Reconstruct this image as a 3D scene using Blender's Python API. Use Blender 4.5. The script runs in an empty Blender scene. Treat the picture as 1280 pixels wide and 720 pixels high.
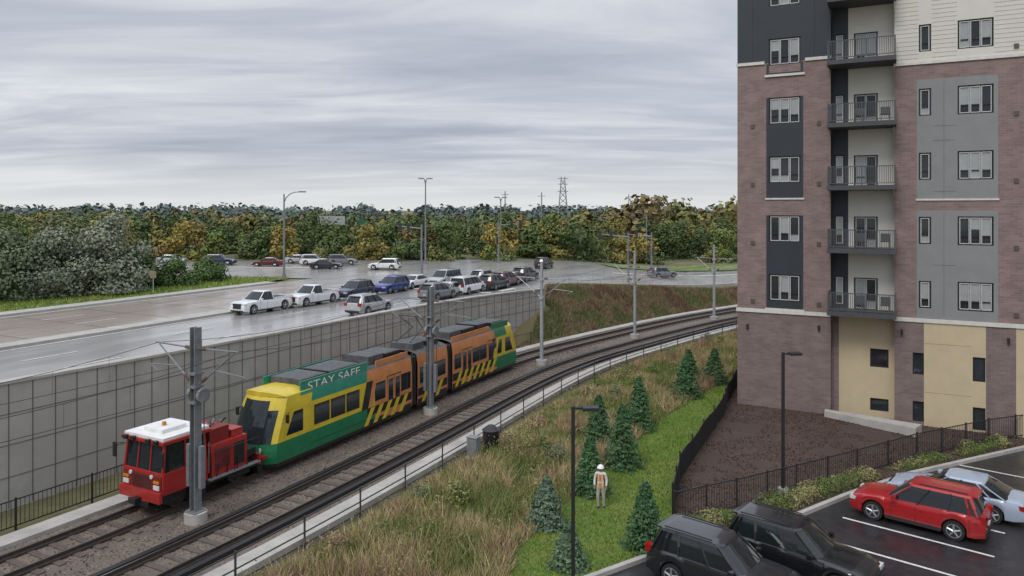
import bpy, math, random
import numpy as np
import bmesh
from mathutils import Vector, Matrix
random.seed(7); RNG=np.random.default_rng(7)
rad=math.radians
H=12.0
# ---------------------------------------------------------------- materials
MATS={}
def M(name,c1,c2=None,scale=4.0,rough=0.8,rough2=None,metal=0.0,bump=0.0,bscale=None,coat=0.0,detail=6,c3=None,scale3=0.3,spec=None,stretch=None,crough=0.06):
    if name in MATS: return MATS[name]
    m=bpy.data.materials.new(name); m.use_nodes=True; nt=m.node_tree; N=nt.nodes; Lk=nt.links
    b=N['Principled BSDF']; b.inputs['Roughness'].default_value=rough; b.inputs['Metallic'].default_value=metal
    if coat: b.inputs['Coat Weight'].default_value=coat; b.inputs['Coat Roughness'].default_value=crough
    if spec is not None: b.inputs['Specular IOR Level'].default_value=spec
    c2=c2 or tuple(v*0.82 for v in c1)
    tc=N.new('ShaderNodeTexCoord'); vec=tc.outputs['Object']
    if stretch:
        mp=N.new('ShaderNodeMapping'); mp.inputs['Rotation'].default_value=(0,0,rad(-63)); mp2=N.new('ShaderNodeMapping'); mp2.inputs['Scale'].default_value=stretch
        Lk.new(vec,mp.inputs[0]); Lk.new(mp.outputs[0],mp2.inputs[0]); vec=mp2.outputs[0]
    n=N.new('ShaderNodeTexNoise'); n.inputs['Scale'].default_value=scale; n.inputs['Detail'].default_value=detail; n.inputs['Roughness'].default_value=0.65
    Lk.new(vec,n.inputs['Vector'])
    r=N.new('ShaderNodeValToRGB'); r.color_ramp.elements[0].position=0.32; r.color_ramp.elements[1].position=0.68
    r.color_ramp.elements[0].color=(*c2,1); r.color_ramp.elements[1].color=(*c1,1)
    Lk.new(n.outputs['Fac'],r.inputs['Fac']); out=r.outputs['Color']
    if c3:
        n3=N.new('ShaderNodeTexNoise'); n3.inputs['Scale'].default_value=scale3; n3.inputs['Detail'].default_value=4
        Lk.new(vec,n3.inputs['Vector'])
        r3=N.new('ShaderNodeValToRGB'); r3.color_ramp.elements[0].position=0.45; r3.color_ramp.elements[1].position=0.6
        Lk.new(n3.outputs['Fac'],r3.inputs['Fac'])
        mx=N.new('ShaderNodeMix'); mx.data_type='RGBA'
        Lk.new(r3.outputs['Color'],mx.inputs['Factor']); Lk.new(out,mx.inputs['A']); mx.inputs['B'].default_value=(*c3,1)
        out=mx.outputs['Result']
    Lk.new(out,b.inputs['Base Color'])
    if rough2 is not None:
        n2=N.new('ShaderNodeTexNoise'); n2.inputs['Scale'].default_value=scale3 if c3 else 0.35; n2.inputs['Detail'].default_value=5
        Lk.new(vec,n2.inputs['Vector'])
        mr=N.new('ShaderNodeMapRange'); mr.inputs['From Min'].default_value=0.40; mr.inputs['From Max'].default_value=0.60
        mr.inputs['To Min'].default_value=rough; mr.inputs['To Max'].default_value=rough2
        Lk.new(n2.outputs['Fac'],mr.inputs['Value']); Lk.new(mr.outputs['Result'],b.inputs['Roughness'])
    if bump:
        nb=N.new('ShaderNodeTexNoise'); nb.inputs['Scale'].default_value=bscale or scale*4; nb.inputs['Detail'].default_value=4
        Lk.new(vec,nb.inputs['Vector'])
        bp=N.new('ShaderNodeBump'); bp.inputs['Strength'].default_value=bump; bp.inputs['Distance'].default_value=0.05
        Lk.new(nb.outputs['Fac'],bp.inputs['Height']); Lk.new(bp.outputs['Normal'],b.inputs['Normal'])
    MATS[name]=m; return m
def leafmat(name,rough=0.9):
    if name in MATS: return MATS[name]
    m=bpy.data.materials.new(name); m.use_nodes=True; nt=m.node_tree; N=nt.nodes; Lk=nt.links
    b=N['Principled BSDF']; b.inputs['Roughness'].default_value=rough; b.inputs['Specular IOR Level'].default_value=0.06
    a=N.new('ShaderNodeAttribute'); a.attribute_name='Col'
    Lk.new(a.outputs['Color'],b.inputs['Base Color'])
    MATS[name]=m; return m
def brickmat(name,c1,c2,mortar,bw=0.4,bh=0.13,msize=0.010):
    m=bpy.data.materials.new(name); m.use_nodes=True; nt=m.node_tree; N=nt.nodes; Lk=nt.links
    b=N['Principled BSDF']; b.inputs['Roughness'].default_value=0.85
    tc=N.new('ShaderNodeTexCoord'); sp=N.new('ShaderNodeSeparateXYZ'); Lk.new(tc.outputs['Object'],sp.inputs[0])
    ad=N.new('ShaderNodeMath'); ad.operation='ADD'; Lk.new(sp.outputs['X'],ad.inputs[0]); Lk.new(sp.outputs['Y'],ad.inputs[1])
    cb=N.new('ShaderNodeCombineXYZ'); Lk.new(ad.outputs[0],cb.inputs['X']); Lk.new(sp.outputs['Z'],cb.inputs['Y'])
    br=N.new('ShaderNodeTexBrick'); br.inputs['Scale'].default_value=1; br.inputs['Brick Width'].default_value=bw; br.inputs['Row Height'].default_value=bh
    br.inputs['Mortar Size'].default_value=msize; br.inputs['Color1'].default_value=(*c1,1); br.inputs['Color2'].default_value=(*c2,1); br.inputs['Mortar'].default_value=(*mortar,1)
    Lk.new(cb.outputs[0],br.inputs['Vector'])
    n=N.new('ShaderNodeTexNoise'); n.inputs['Scale'].default_value=1.2; n.inputs['Detail'].default_value=8; Lk.new(tc.outputs['Object'],n.inputs['Vector'])
    mr=N.new('ShaderNodeMapRange'); mr.inputs['To Min'].default_value=0.65; mr.inputs['To Max'].default_value=1.35; Lk.new(n.outputs['Fac'],mr.inputs['Value'])
    mx=N.new('ShaderNodeMix'); mx.data_type='RGBA'; mx.blend_type='MULTIPLY'; mx.inputs['Factor'].default_value=1
    Lk.new(br.outputs['Color'],mx.inputs['A']); Lk.new(mr.outputs['Result'],mx.inputs['B']); Lk.new(mx.outputs['Result'],b.inputs['Base Color'])
    bp=N.new('ShaderNodeBump'); bp.inputs['Strength'].default_value=0.3; bp.inputs['Distance'].default_value=0.01; bp.invert=True
    Lk.new(br.outputs['Fac'],bp.inputs['Height']); Lk.new(bp.outputs['Normal'],b.inputs['Normal'])
    MATS[name]=m; return m
# ---------------------------------------------------------------- mesh builder
class MB:
    def __init__(s,xf=None): s.v=[];s.f=[];s.m=[];s.mats=[];s.xf=xf
    def mi(s,m):
        if m not in s.mats: s.mats.append(m)
        return s.mats.index(m)
    def av(s,p):
        s.v.append(tuple(s.xf(*p)) if s.xf else tuple(p)); return len(s.v)-1
    def poly(s,pts,m):
        s.f.append([s.av(p) for p in pts]); s.m.append(s.mi(m))
    def mesh(s,V,F,m):
        o=len(s.v)
        for p in V: s.av(p)
        k=s.mi(m)
        for f in F: s.f.append([i+o for i in f]); s.m.append(k)
    def box(s,x0,x1,y0,y1,z0,z1,m,rz=0,nx=1):
        if rz:
            cx,cy=(x0+x1)/2,(y0+y1)/2; c,sn=math.cos(rz),math.sin(rz)
            R=lambda x,y,z:(cx+(x-cx)*c-(y-cy)*sn,cy+(x-cx)*sn+(y-cy)*c,z)
        else: R=lambda x,y,z:(x,y,z)
        V=[];F=[]
        for i in range(nx+1):
            x=x0+(x1-x0)*i/nx
            V+= [R(x,y0,z0),R(x,y1,z0),R(x,y1,z1),R(x,y0,z1)]
        for i in range(nx):
            a=4*i
            for j in range(4):
                k=(j+1)%4; F.append([a+j,a+4+j,a+4+k,a+k])
        F.append([0,1,2,3]); F.append([4*nx+3,4*nx+2,4*nx+1,4*nx])
        s.mesh(V,F,m)
    def bar(s,p0,p1,w,h,m):
        p0=Vector(p0);p1=Vector(p1);d=(p1-p0).normalized(); u=Vector((0,0,1)) if abs(d.z)<0.95 else Vector((1,0,0))
        a=d.cross(u).normalized()*w/2; b=a.cross(d).normalized()*h/2
        V=[p0-a-b,p0+a-b,p0+a+b,p0-a+b,p1-a-b,p1+a-b,p1+a+b,p1-a+b]
        s.mesh([tuple(x) for x in V],[[0,3,2,1],[4,5,6,7],[0,1,5,4],[1,2,6,5],[2,3,7,6],[3,0,4,7]],m)
    def cyl(s,p0,p1,r0,r1,m,n=10,caps=True):
        p0=Vector(p0);p1=Vector(p1);d=(p1-p0).normalized(); u=Vector((0,0,1)) if abs(d.z)<0.95 else Vector((1,0,0))
        a=d.cross(u).normalized(); b=a.cross(d).normalized()
        V=[];F=[]
        for p,r in ((p0,r0),(p1,r1)):
            for i in range(n):
                t=2*math.pi*i/n; V.append(tuple(p+a*r*math.cos(t)+b*r*math.sin(t)))
        for i in range(n):
            j=(i+1)%n; F.append([i,j,n+j,n+i])
        if caps: F.append(list(range(n))[::-1]); F.append(list(range(n,2*n)))
        s.mesh(V,F,m)
    def tube(s,pts,r,m,n=6):
        for a,b in zip(pts[:-1],pts[1:]): s.cyl(a,b,r,r,m,n)
    def loft(s,rings,m,caps=True,closed=True,mfn=None):
        n=len(rings[0]); V=[p for r in rings for p in r]; o=len(s.v)
        for p in V: s.av(p)
        for i in range(len(rings)-1):
            for j in range(n if closed else n-1):
                k=(j+1)%n; s.f.append([o+i*n+j,o+i*n+k,o+(i+1)*n+k,o+(i+1)*n+j]); s.m.append(s.mi(mfn(i,j) if mfn else m))
        if caps:
            s.f.append([o+j for j in range(n)][::-1]); s.m.append(s.mi(m)); s.f.append([o+(len(rings)-1)*n+j for j in range(n)]); s.m.append(s.mi(m))
    def sphere(s,c,r,m,n=10,k=6,sz=1.0):
        rings=[]
        for i in range(k+1):
            t=math.pi*i/k; rr=max(1e-4,r*math.sin(t)); z=c[2]-r*sz*math.cos(t)
            rings.append([(c[0]+rr*math.cos(2*math.pi*j/n),c[1]+rr*math.sin(2*math.pi*j/n),z) for j in range(n)])
        s.loft(rings,m,caps=False)
    def build(s,name,loc=(0,0,0),rz=0,parent=None,world=False,smooth=35,bevel=0):
        me=bpy.data.meshes.new(name)
        V=s.v
        if world and not parent: V=[(x-loc[0],y-loc[1],z-loc[2]) for x,y,z in V]
        me.from_pydata(V,[],s.f); 
        for m in s.mats: me.materials.append(m)
        me.polygons.foreach_set('material_index',s.m)
        me.update()
        bm=bmesh.new(); bm.from_mesh(me); bmesh.ops.recalc_face_normals(bm,faces=bm.faces); bm.to_mesh(me); bm.free()
        if smooth:
            me.polygons.foreach_set('use_smooth',[True]*len(me.polygons)); me.set_sharp_from_angle(angle=rad(smooth))
        o=bpy.data.objects.new(name,me); bpy.context.scene.collection.objects.link(o)
        if parent: o.parent=parent
        if not world or not parent: o.location=loc
        if world and parent: o.matrix_parent_inverse=Matrix.Identity(4); o.location=(-parent.location[0],-parent.location[1],-parent.location[2])
        o.rotation_euler[2]=rz
        if bevel:
            md=o.modifiers.new('bevel','BEVEL'); md.width=bevel; md.segments=2; md.limit_method='ANGLE'; md.angle_limit=rad(40)
        return o
def empty(name,loc=(0,0,0),rz=0):
    e=bpy.data.objects.new(name,None); bpy.context.scene.collection.objects.link(e); e.location=loc; e.rotation_euler[2]=rz; return e
# ---------------------------------------------------------------- track path
CP=[(-50,-42),(-38,-18.7),(-26,3.5),(-13.7,25.3),(-7.4,37.6),(1.1,55),(9.6,66.5),(22.5,80.7),(37,92.5),(54,102.5),(74,111),(96,118)]
pts=[]
for i in range(1,len(CP)-2):
    p0,p1,p2,p3=[np.array(CP[i+k],float) for k in (-1,0,1,2)]
    for t in np.linspace(0,1,40,endpoint=False):
        pts.append(0.5*((2*p1)+(-p0+p2)*t+(2*p0-5*p1+4*p2-p3)*t*t+(-p0+3*p1-3*p2+p3)*t**3))
PT=np.array(pts)
for _ in range(60): PT[1:-1]=0.25*PT[:-2]+0.5*PT[1:-1]+0.25*PT[2:]
SS=np.concatenate([[0],np.cumsum(np.linalg.norm(np.diff(PT,axis=0),axis=1))])
i0=np.argmin(np.linalg.norm(PT-np.array([-13.7,25.3]),axis=1)); SS=SS-SS[i0]
S_MIN,S_MAX=SS[0]+0.5,SS[-1]-0.5
TG=np.gradient(PT,axis=0); TG/=np.linalg.norm(TG,axis=1)[:,None]
def P(s,l=0,z=0):
    x=np.interp(s,SS,PT[:,0]);y=np.interp(s,SS,PT[:,1]);tx=np.interp(s,SS,TG[:,0]);ty=np.interp(s,SS,TG[:,1])
    q=math.hypot(tx,ty); tx/=q;ty/=q
    return (x-ty*l,y+tx*l,z)
def SL(x,y):
    x=np.asarray(x,float).ravel();y=np.asarray(y,float).ravel(); s=np.empty(len(x)); l=np.empty(len(x))
    for a in range(0,len(x),20000):
        X=x[a:a+20000,None]-PT[None,:,0]; Y=y[a:a+20000,None]-PT[None,:,1]; D=X*X+Y*Y; k=D.argmin(1); r=np.arange(len(k))
        s[a:a+20000]=SS[k]; sg=np.sign(TG[k,0]*Y[r,k]-TG[k,1]*X[r,k]); l[a:a+20000]=sg*np.sqrt(D[r,k])
    return s,l
def sst(a,b,x):
    t=np.clip((x-a)/(b-a),0,1); return t*t*(3-2*t)
def zP(x,y): return 4.2-2.0*sst(-2,30,np.asarray(x,float))*sst(60,85,np.asarray(y,float))
def terr(x,y):
    x=np.asarray(x,float);y=np.asarray(y,float); sh=x.shape
    s,l=SL(x,y); s=s.reshape(sh);l=l.reshape(sh)
    a=np.clip((s-39)/8,0,1); l0=9.0+(4.8-9.0)*a; l1=9.8-1.6*np.clip((s-54)/8,0,1)
    t=np.clip((l-l0)/(l1-l0),0,1); t=t*t*(3-2*t)*0.5+t*0.5
    far=np.clip((y-140)/60,0,1)*(l<0)
    return np.where(l>0,-0.05+(zP(x,y)-0.1+0.05)*t,-0.05+far*2.0)
def inpoly(x,y,poly):
    r=np.zeros(len(x),bool); n=len(poly)
    for i in range(n):
        x1,y1=poly[i][:2];x2,y2=poly[(i+1)%n][:2]
        c=((y1>y)!=(y2>y))
        with np.errstate(divide='ignore',invalid='ignore'): c&=(x<(x2-x1)*(y-y1)/((y2-y1) if y2!=y1 else 1e-9)+x1)
        r^=c
    return r
def sheet(name,poly,zf,mat,cell=2.0):
    bm=bmesh.new(); vs=[bm.verts.new((p[0],p[1],0)) for p in poly]; bm.faces.new(vs)
    xs=[p[0] for p in poly];ys=[p[1] for p in poly]
    for ax,lo,hi in ((0,min(xs),max(xs)),(1,min(ys),max(ys))):
        c=lo+cell
        while c<hi:
            co=(c,0,0) if ax==0 else (0,c,0); no=(1,0,0) if ax==0 else (0,1,0)
            bmesh.ops.bisect_plane(bm,geom=bm.verts[:]+bm.edges[:]+bm.faces[:],plane_co=co,plane_no=no); c+=cell
    for v in bm.verts: v.co.z=float(zf(v.co.x,v.co.y))
    bmesh.ops.triangulate(bm,faces=[f for f in bm.faces if len(f.verts)>4])
    bmesh.ops.recalc_face_normals(bm,faces=bm.faces)
    for f in bm.faces:
        if f.normal.z<0: f.normal_flip()
    me=bpy.data.meshes.new(name); bm.to_mesh(me); bm.free(); me.materials.append(mat)
    o=bpy.data.objects.new(name,me); bpy.context.scene.collection.objects.link(o); return o
def sweep(mb,prof,s0,s1,step,mat,closed=True):
    n=max(1,int(round((s1-s0)/step))); rings=[]
    for i in range(n+1):
        s=s0+(s1-s0)*i/n; rings.append([P(s,l,z) for l,z in prof])
    mb.loft(rings,mat,caps=closed,closed=closed)
def rect(l0,l1,z0,z1): return [(l0,z0),(l1,z0),(l1,z1),(l0,z1)]
# ---------------------------------------------------------------- leaf meshes
GAIN=1.3
def leafobj(name,C,size,col,mat,nrm=None,aspect=1.0,parent=None,loc=(0,0,0),nb=0.42):
    N=len(C); C=np.asarray(C,float)-np.array(loc)
    d=RNG.normal(size=(N,3)); 
    if nrm is not None: d=d*nb+nrm+np.array([0,0,.25])
    d/=np.linalg.norm(d,axis=1)[:,None]+1e-9
    t=RNG.normal(size=(N,3)); a=np.cross(d,t); a/=np.linalg.norm(a,axis=1)[:,None]+1e-9; b=np.cross(d,a)
    sz=(np.asarray(size)*np.ones(N))[:,None]*RNG.uniform(0.6,1.3,(N,1))
    j=lambda: RNG.uniform(0.7,1.3,(N,1))
    V=np.stack([C+a*sz*j(),C+b*sz*aspect*j()+d*sz*0.2,C-a*sz*j(),C-b*sz*aspect*j()-d*sz*0.15],1).reshape(-1,3)
    return rawmesh(name,V,4,N,np.repeat(col,4,axis=0),mat,parent,loc)
def rawmesh(name,V,k,N,cols,mat,parent=None,loc=(0,0,0)):
    me=bpy.data.meshes.new(name); me.vertices.add(len(V)); me.vertices.foreach_set('co',V.astype(np.float32).ravel())
    me.loops.add(N*k); me.loops.foreach_set('vertex_index',np.arange(N*k,dtype=np.int32))
    me.polygons.add(N); me.polygons.foreach_set('loop_start',np.arange(0,N*k,k,dtype=np.int32)); me.polygons.foreach_set('loop_total',np.full(N,k,dtype=np.int32))
    at=me.color_attributes.new('Col','FLOAT_COLOR','POINT'); cc=np.ones((len(V),4),np.float32); cc[:,:3]=np.clip(cols*GAIN,0.003,1); at.data.foreach_set('color',cc.ravel())
    me.update(); me.validate(); me.materials.append(mat)
    o=bpy.data.objects.new(name,me); bpy.context.scene.collection.objects.link(o)
    if parent: o.parent=parent
    else: o.location=loc
    return o
def crown(cx,cy,z0,h,R,n,base,nclump=16,var=0.22,low=0.12):
    C=[];Nn=[];K=[]
    ncl=nclump
    cc=[(cx,cy,z0+h*.45,R*.55),(cx,cy,z0+h*.68,R*.5)]
    for i in range(ncl-2):
        t=random.uniform(low,1.0); az=random.uniform(0,2*math.pi)
        prof=math.sin(math.pi*min(1,(t*0.80+0.14)))**0.7
        rr=R*prof*random.uniform(0.3,0.85)*(1 if t<.8 else .6)
        cr=R*random.uniform(0.26,0.46)
        cc.append((cx+rr*math.cos(az),cy+rr*math.sin(az),z0+h*t-cr*(0.3+.7*t),cr))
    per=n//ncl
    for (x,y,z,cr) in cc:
        d=RNG.normal(size=(per,3)); d/=np.linalg.norm(d,axis=1)[:,None]
        r=cr*RNG.uniform(0.55,1.12,(per,1)); p=np.array([x,y,z])+d*r*np.array([1,1,0.8])
        p[:,2]=np.maximum(p[:,2],z0+0.1)
        tone=random.uniform(1-var,1+var); c=np.array(base)*tone*RNG.uniform(0.82,1.18,(per,1))
        c=c*(1+RNG.normal(size=(per,3))*0.04)
        C.append(p);Nn.append(d);K.append(c)
    return np.concatenate(C),np.concatenate(Nn),np.concatenate(K)
bark=M('bark',(0.09,0.07,0.05),(0.04,0.03,0.025),scale=8,rough=0.9,bump=0.4)
LEAF=leafmat('leaf')
def tree(name,x,y,z,h,R,n,base,leaf=0.16,nclump=26,low=0.1):
    mb=MB(); th=h*0.5
    mb.cyl((0,0,-0.2),(0.1,0.05,th),0.05*R+0.06,0.03*R+0.03,bark,8)
    for i in range(9):
        a=i*2.4; t=th*random.uniform(0.25,0.95); L=R*random.uniform(0.5,0.85)
        p=(0.1*t/th,0.05*t/th,t); q=(L*0.5*math.cos(a),L*0.5*math.sin(a),t+h*0.12); e=(L*math.cos(a),L*math.sin(a),t+h*0.3)
        mb.cyl(p,q,0.05,0.035,bark,6); mb.cyl(q,e,0.035,0.012,bark,5)
    o=mb.build(name,(x,y,z))
    C,Nn,K=crown(0,0,h*0.04,h*0.95,R,n,base,nclump,low=low)
    leafobj('foliage',C,leaf,K,LEAF,Nn,parent=o); return o
def spruce(x,y,z,h,R,base=(0.045,0.088,0.04),n=5600):
    mb=MB(); mb.cyl((0,0,-0.1),(0,0,h*0.97),0.06,0.01,bark,7)
    C=[];K=[];Nn=[]
    nb=150; per=n//nb
    for i in range(nb):
        t=(i/nb)**1.15; zc=h*(0.04+0.93*t); L=(R*(1-t)**0.85+0.05)*random.uniform(0.78,1.12); a=i*2.39996+random.uniform(-.2,.2)
        q=RNG.uniform(0.12,1,per)**0.7; w=(0.18+0.06*R)*(1-q*0.6)*(1-0.5*t)
        side=RNG.normal(size=per)*w; dz=-0.22*q*L+0.28*(q**2)*L*0.6+RNG.normal(size=per)*0.035
        px=np.cos(a)*q*L-np.sin(a)*side; py=np.sin(a)*q*L+np.cos(a)*side
        C.append(np.stack([px,py,zc+dz],1)); Nn.append(np.tile([math.cos(a)*0.8,math.sin(a)*0.8,0.7],(per,1)))
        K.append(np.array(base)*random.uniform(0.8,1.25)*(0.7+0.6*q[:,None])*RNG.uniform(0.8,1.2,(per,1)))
    o=mb.build('spruce_tree',(x,y,z))
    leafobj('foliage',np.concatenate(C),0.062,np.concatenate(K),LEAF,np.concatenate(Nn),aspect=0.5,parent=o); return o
def blades(name,x,y,zf,hmin,hmax,w,cols,lean=0.35,loc=(0,0,0)):
    N=len(x); h=RNG.uniform(hmin,hmax,N) if np.isscalar(hmin) else hmin*RNG.uniform(0.5,1.1,N)
    a=RNG.uniform(0,2*np.pi,N); z=zf(x,y); ww=w*RNG.uniform(0.6,1.5,N)
    lx=RNG.normal(size=N)*lean*h;ly=RNG.normal(size=N)*lean*h
    V=np.stack([np.stack([x-np.cos(a)*ww,y-np.sin(a)*ww,z],1),np.stack([x+np.cos(a)*ww,y+np.sin(a)*ww,z],1),
      np.stack([x+lx+np.cos(a)*ww*.4,y+ly+np.sin(a)*ww*.4,z+h],1)],1).reshape(-1,3)
    k=np.repeat(cols,3,axis=0)
    return rawmesh(name,V,3,N,k,LEAF)
def vnoise(x,y,f,seed=0):
    r=np.random.default_rng(seed); G=r.random((64,64)); X=(x*f)%63;Y=(y*f)%63; i=X.astype(int);j=Y.astype(int); u=X-i;v=Y-j; u=u*u*(3-2*u);v=v*v*(3-2*v)
    return (G[i,j]*(1-u)+G[(i+1)%64,j]*u)*(1-v)+(G[i,(j+1)%64]*(1-u)+G[(i+1)%64,(j+1)%64]*u)*v
# ---------------------------------------------------------------- common materials
concrete=M('concrete',(0.46,0.44,0.40),(0.33,0.315,0.29),scale=1.2,rough=0.85,bump=0.15,bscale=20)
wallc=M('retaining_concrete',(0.45,0.43,0.395),(0.33,0.315,0.29),scale=0.7,rough=0.85,bump=0.1,bscale=12,c3=(0.37,0.35,0.32),scale3=0.25)
jointm=M('joint_dark',(0.13,0.125,0.12),scale=3,rough=0.9)
black=M('black_metal',(0.02,0.02,0.022),rough=0.5)
galv=M('galvanised_steel',(0.42,0.44,0.46),(0.32,0.34,0.36),scale=6,rough=0.5,metal=0.3)
galvd=M('weathered_steel',(0.25,0.265,0.275),(0.17,0.18,0.19),scale=5,rough=0.55,metal=0.25)
wire=M('wire',(0.05,0.05,0.05),rough=0.5)
ballast=M('ballast',(0.25,0.20,0.16),(0.11,0.088,0.072),scale=14,rough=0.9,bump=0.9,bscale=26,c3=(0.15,0.12,0.098),scale3=0.6)
rustrail=M('rail_rust',(0.06,0.042,0.035),(0.03,0.022,0.018),scale=8,rough=0.7)
railtop=M('rail_top',(0.35,0.34,0.33),scale=8,rough=0.3,metal=0.9)
tie=M('tie_wood',(0.135,0.105,0.085),(0.075,0.06,0.05),scale=6,rough=0.9)
wetroad=M('wet_road',(0.40,0.385,0.365),(0.30,0.29,0.27),scale=0.5,rough=0.2,rough2=0.45,c3=(0.23,0.215,0.20),scale3=0.45,bump=0.03,bscale=9,stretch=(.22,1,1),coat=0.7,crough=0.2)
roadpale=M('road_concrete',(0.46,0.39,0.33),(0.35,0.295,0.25),scale=0.5,rough=0.16,rough2=0.5,c3=(0.27,0.22,0.185),scale3=0.35,stretch=(.2,1,1),coat=0.45,crough=0.15)
asphalt=M('wet_asphalt',(0.034,0.032,0.035),(0.018,0.017,0.019),scale=2.5,rough=0.08,rough2=0.5,bump=0.12,bscale=60)
paint_w=M('road_paint',(0.75,0.75,0.73),(0.5,0.5,0.48),scale=7,rough=0.6)
grassm=M('grass',(0.13,0.20,0.04),(0.08,0.135,0.03),scale=3,rough=0.95,bump=0.6,bscale=30,c3=(0.18,0.20,0.055),scale3=0.5)
terrm=M('ground_soil_grass',(0.14,0.135,0.06),(0.085,0.085,0.04),scale=1.5,rough=0.95,bump=0.6,bscale=15,c3=(0.19,0.15,0.08),scale3=0.15)
mulch=M('mulch_soil',(0.105,0.068,0.052),(0.035,0.023,0.019),scale=5,rough=0.95,bump=1.0,bscale=14,c3=(0.065,0.042,0.034),scale3=0.45)
# ---------------------------------------------------------------- terrain
def axis(lo,hi,f0,f1,step):
    a=list(np.arange(f0,f1+0.1,step)); s=step; x=f0
    L=[]
    while x>lo: s*=1.35; x-=s; L.append(x)
    s=step; x=f1; R=[]
    while x<hi: s*=1.35; x+=s; R.append(x)
    return np.array(L[::-1]+a+R)
gx=axis(-4000,4000,-60,60,1.0); gy=axis(-300,5000,-5,120,1.0)
X,Y=np.meshgrid(gx,gy,indexing='ij'); Z=terr(X,Y)
Vt=np.stack([X,Y,Z],-1).reshape(-1,3); nx,ny=X.shape
ii=(np.arange(nx-1)[:,None]*ny+np.arange(ny-1)[None,:]).ravel()
F=np.stack([ii,ii+ny,ii+ny+1,ii+1],1)
me=bpy.data.meshes.new('ground'); me.from_pydata(Vt.tolist(),[],F.tolist()); me.materials.append(terrm); me.update()
bpy.context.scene.collection.objects.link(bpy.data.objects.new('ground',me))
# ---------------------------------------------------------------- upper roads
O=np.array([-20.6,28.9]); D=np.array([.452,.892]); Q=np.array([-.892,.452])
def B(a,b): p=O+D*a+Q*b; return (float(p[0]),float(p[1]))
def wl(s): p=P(s,8.25); return (p[0],p[1])
east=[wl(s) for s in np.arange(-30,48,3)]
boul=east+[(3.2,74.5),(3.4,78)]+[B(52,26.5),B(-40,26.5)]
sheet('boulevard_road',boul,zP,wetroad,3)
sheet('concrete_carriageway',[B(-40,14.0),B(42,14.0),B(42,25.6),B(-40,25.6)],lambda x,y:zP(x,y)+0.012,roadpale,4)
cross=[(-170,96),(-60,90),(-24,84),(3.4,78.02),(29.5,97.5),(60,113),(150,145),(150,176),(60,142),(30,128),(0,116),(-50,110),(-170,118)]
sheet('cross_street',cross,lambda x,y:zP(x,y)+0.006,wetroad,4)
mk=MB()
def strip(a0,a1,b,w=0.13,z=0.02,m=paint_w,mb=mk):
    n=max(1,int((a1-a0)/3))
    for i in range(n):
        A=a0+(a1-a0)*i/n;A2=a0+(a1-a0)*(i+1)/n
        q=[B(A,b-w/2),B(A2,b-w/2),B(A2,b+w/2),B(A,b+w/2)]
        mb.poly([(x,y,float(zP(x,y))+z) for x,y in q],m)
for b in (4.6,8.2):
    a=-30
    while a<44: strip(a,a+3,b); a+=9
for b in (17.8,21.6):
    a=-30
    while a<40: strip(a,a+3,b,z=0.024); a+=9
strip(-30,44,1.2); strip(-30,44,11.9); strip(-30,40,14.4,z=0.024); strip(-30,40,25.2,z=0.024)
strip(44,44.6,6.5,w=10)
for i in range(8): strip(46,49,1.5+i*1.4,w=0.6)
mk.build('road_markings',smooth=0)
tj=MB(); tar=M('tar_seal',(0.08,0.075,0.07),rough=.5)
for a in range(-30,42,5): 
    q=[B(a,14.1),B(a+.06,14.1),B(a+.06,25.5),B(a,25.5)]; tj.poly([(x,y,float(zP(x,y))+.018) for x,y in q],tar)
strip(-30,41,19.7,w=.06,z=.019,m=tar,mb=tj)
tj.build('pavement_joints',smooth=0)
md=MB()
def raised(a0,a1,b0,b1,m,zt=0.15,mb=md):
    n=max(1,int((a1-a0)/4)); rings=[]
    for i in range(n+1):
        A=a0+(a1-a0)*i/n; r=[]
        for b,z in ((b0,-0.1),(b1,-0.1),(b1,zt),(b0,zt)):
            x,y=B(A,b); r.append((x,y,float(zP(x,y))+z))
        rings.append(r)
    mb.loft(rings,m)
raised(-40,42,12.4,13.7,concrete)
md.build('median_kerb',smooth=0)
sw=MB(); raised(-40,42,26.0,27.6,concrete,mb=sw); sw.build('pavement',smooth=0)
verge=[B(-40,27.6),B(42,27.6),(-25,83.5),(-60,89.5),(-170,95.5),(-170,60),B(-40,60)]
sheet('grass_verge',verge,lambda x,y:zP(x,y)+0.10,grassm,5)
sheet('grass_island',[(16,113),(34,118),(60,132),(60,140),(30,126.5),(14,119)],lambda x,y:zP(x,y)+0.13,grassm,4)
ci=MB()
for (x0,y0,x1,y1) in ((-75,101,-24,97.5),(14,101,40,113)):
    dx,dy=x1-x0,y1-y0; q=math.hypot(dx,dy); nx_,ny_=-dy/q*0.6,dx/q*0.6; rings=[]
    for i in range(9):
        x=x0+dx*i/8;y=y0+dy*i/8; r=[]
        for k,z in ((-1,-0.1),(1,-0.1),(1,0.16),(-1,0.16)):
            X_,Y_=x+nx_*k,y+ny_*k; r.append((X_,Y_,float(zP(X_,Y_))+z))
        rings.append(r)
    ci.loft(rings,concrete)
ci.build('traffic_island',smooth=0)
kb=MB(); kp=[(3.3,77.6)]+[(3.4+26.1*i/6,78+19.5*i/6-.1) for i in range(1,7)]+[(37,101),(45,105.1),(60,112.7)]
for a,b in zip(kp[:-1],kp[1:]): kb.bar((a[0],a[1],float(zP(*a))-.05),(b[0],b[1],float(zP(*b))-.05),.5,.45,concrete)
kb.build('kerb',smooth=0)
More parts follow.
